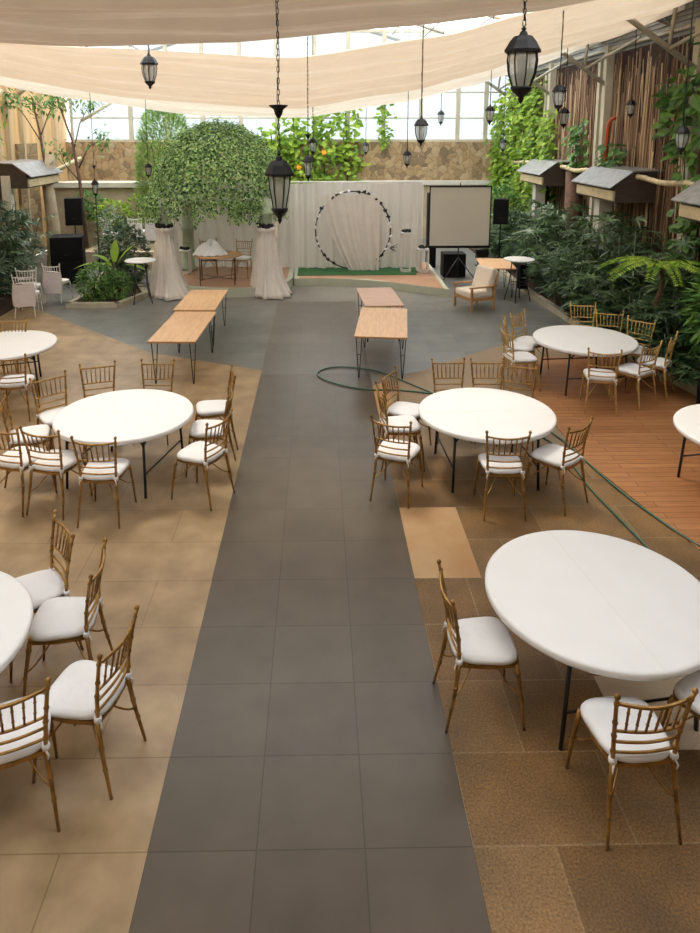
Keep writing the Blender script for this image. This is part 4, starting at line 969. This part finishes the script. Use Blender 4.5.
# climbing vines -----------------------------------------
def vine(name, pts, spread, nleaf, L, mt, seed, label, nrm, stemr=.012, flowers=0):
    rn = random.Random(seed); e = empty(name, (0, 0, 0), 0, label, 'vine'); lf = MB(); st = MB(); N = Vector(nrm)
    for a, b_ in pts: st.tube([a, Vector(a).lerp(Vector(b_), .5) + Vector((rn.uniform(-.1, .1), rn.uniform(-.1, .1), 0)), b_], stemr, 5)
    fl = MB()
    for i in range(nleaf):
        a, b_ = rn.choice(pts); c_ = Vector(a).lerp(Vector(b_), rn.random()); p = c_ + Vector((rn.gauss(0, spread[0]), rn.gauss(0, spread[1]), rn.gauss(0, spread[2])))
        d_ = Vector((rn.gauss(0, .7), rn.gauss(0, .7), rn.uniform(-1, .1))) + N * .4
        lf.leaf(p, d_, N + Vector((0, 0, .5)), L * rn.uniform(.6, 1.25), L * .72 * rn.uniform(.6, 1.3), .15, .1, 1)
    lf.obj('foliage', mt, e); st.obj('stem', 'stem', e)
    if flowers:
        for i in range(flowers):
            a, b_ = rn.choice(pts); c_ = Vector(a).lerp(Vector(b_), rn.random()) + N * .25; q = MB()
            for k in range(6): an = k * PI / 3; q.leaf(c_, Vector((math.cos(an), 0, math.sin(an))), N, .13, .08)
            q.obj('flower', 'petal', e)
    return e
vine('climbing_vine', [((7.0, 22.8, 1.5), (6.9, 22.8, 5.6)), ((6.9, 23.8, 1.5), (6.8, 23.8, 5.6)), ((6.85, 24.8, 1.5), (6.75, 24.8, 5.4)), ((6.5, 25.8, 1.8), (6.6, 25.7, 5.0)), ((7.0, 21.4, 1.2), (6.9, 21.5, 4.3))], (.14, .35, .2), 2600, .22, 'leaf_bright', 31, 'sunlit yellow-green climbing vine covering the far right corner wall', (-1, -.6, .2))
vine('climbing_vine', [((-.6, 26.0, 1.9), (-.9, 26.0, 4.6)), ((.3, 26.0, 1.9), (.1, 26.0, 5.1)), ((1.1, 26.0, 1.9), (1.0, 26.0, 5.0)), ((-1.4, 26, 2.0), (-1.7, 26, 3.9))], (.33, .12, .2), 1100, .26, 'leaf_bright', 32, 'large-leaved vine with yellow flowers climbing the stone end wall', (0, -1, .2), .02, 3)
vine('climbing_vine', [((2.45, 26.0, 3.6), (2.42, 26.05, 5.3))], (.15, .08, .15), 110, .22, 'leaf_bright', 33, 'thin vine climbing a window post right of centre', (0, -1, .2))
vine('climbing_vine', [((6.85, 13.1, 2.9), (6.8, 13.2, 5.1)), ((6.9, 12.6, 2.4), (6.8, 12.7, 5.4)), ((6.9, 13.9, 3.6), (6.8, 13.7, 4.9))], (.09, .16, .2), 170, .30, 'leaf_mid', 34, 'broad-leaved green vine at the right photo edge on the reed wall', (-1, -.4, .2))
vine('climbing_vine', [((6.95, 18.9, 2.9), (6.95, 19.1, 4.2)), ((6.95, 16.9, 2.9), (6.95, 16.7, 3.5))], (.1, .35, .15), 200, .24, 'leaf_mid', 35, 'short green vine tufts above the far wall hoods', (-1, -.4, .2))
vine('climbing_vine', [((6.75, 12.6, 2.5), (6.75, 12.7, 1.9))], (.08, .15, .2), 60, .24, 'leaf_mid', 36, 'pale leafy tuft hanging beneath the near bamboo pole', (-1, -.4, .2))
# slim trees at left
def slim_tree(x, y, base, tips, label, seed, mt='leaf_mid', n_=60):
    rn = random.Random(seed); e = empty('slender_tree', (x, y, base), 0, label, 'tree'); st = MB(); lf = MB()
    for P, r in tips:
        st.tube(P, [r * (1 - .6 * k / (len(P) - 1)) for k in range(len(P))], 6)
        if len(P) < 4 or True:
            end = Vector(P[-1])
            for i in range(n_):
                p = end + Vector((rn.gauss(0, .20), rn.gauss(0, .20), rn.gauss(0, .16))); lf.leaf(p, Vector((rn.gauss(0, 1), rn.gauss(0, 1), rn.gauss(-.3, .5))), Vector((0, 0, 1)), .19, .085, .2, .3)
    st.obj('trunk', 'bark', e); lf.obj('foliage', mt, e)
slim_tree(-7.1, 21.2, .5, [([(0.1, 0, 0), (0, 0, 2.0), (-.15, 0, 3.2), (-.5, 0, 4.35)], .06), ([(0, 0, 2.4), (.3, 0, 3.0), (.75, 0, 3.25)], .025), ([(-.1, 0, 3.0), (.1, 0, 3.7), (.45, 0, 4.3)], .02), ([(0, 0, 2.0), (-.4, 0, 2.5), (-.55, 0, 2.9)], .02)], 'thin brown-stemmed tree behind the left loudspeaker, right one of two', 51)
slim_tree(-8.0, 21.0, .5, [([(0, 0, 0), (0, 0, 2.2), (-.1, 0, 3.4), (-.25, 0, 4.3)], .055), ([(-.1, 0, 3.2), (-.5, 0, 3.9), (-.9, 0, 4.4)], .02), ([(-.1, 0, 3.3), (.2, 0, 4.0), (.4, 0, 4.35)], .02)], 'thin tree against the pale board wall, left one of two', 52, 'leaf_mid', 80)
slim_tree(-8.3, 17.6, .1, [([(0, 0, 0), (.05, 0, 2.0), (0.1, 0, 3.6)], .06), ([(0, 0, 2.4), (.1, 0, 3.0), (.15, 0, 4.0)], .02)], 'leafy sapling partly cut by the left photo edge', 53, 'leaf_bright', 70)
tag(MB().tube([(0, 0, 0), (.05, 0, 1.2), (-.05, 0, 2.5), (0.1, 0, 3.3)], [.22, .18, .16, .14], 10).obj('bare_tree', 'plaster', None, (-7.9, 20.9, 0)), 'stout pale tree trunk behind the left loudspeaker', 'trunk')
for i, (x, y) in enumerate(((6.75, 21.2), (6.9, 19.0))):
    tag(MB().tube([(0, 0, 0), (.05, 0, 1.2), (0, 0, 2.9)], [.24, .22, .20], 10).obj('tree_stump', 'bark', None, (x, y, 0)), ('round timber post behind the farthest right wall hood pillar', 'round timber post behind the palms between two wall hoods')[i], 'post')
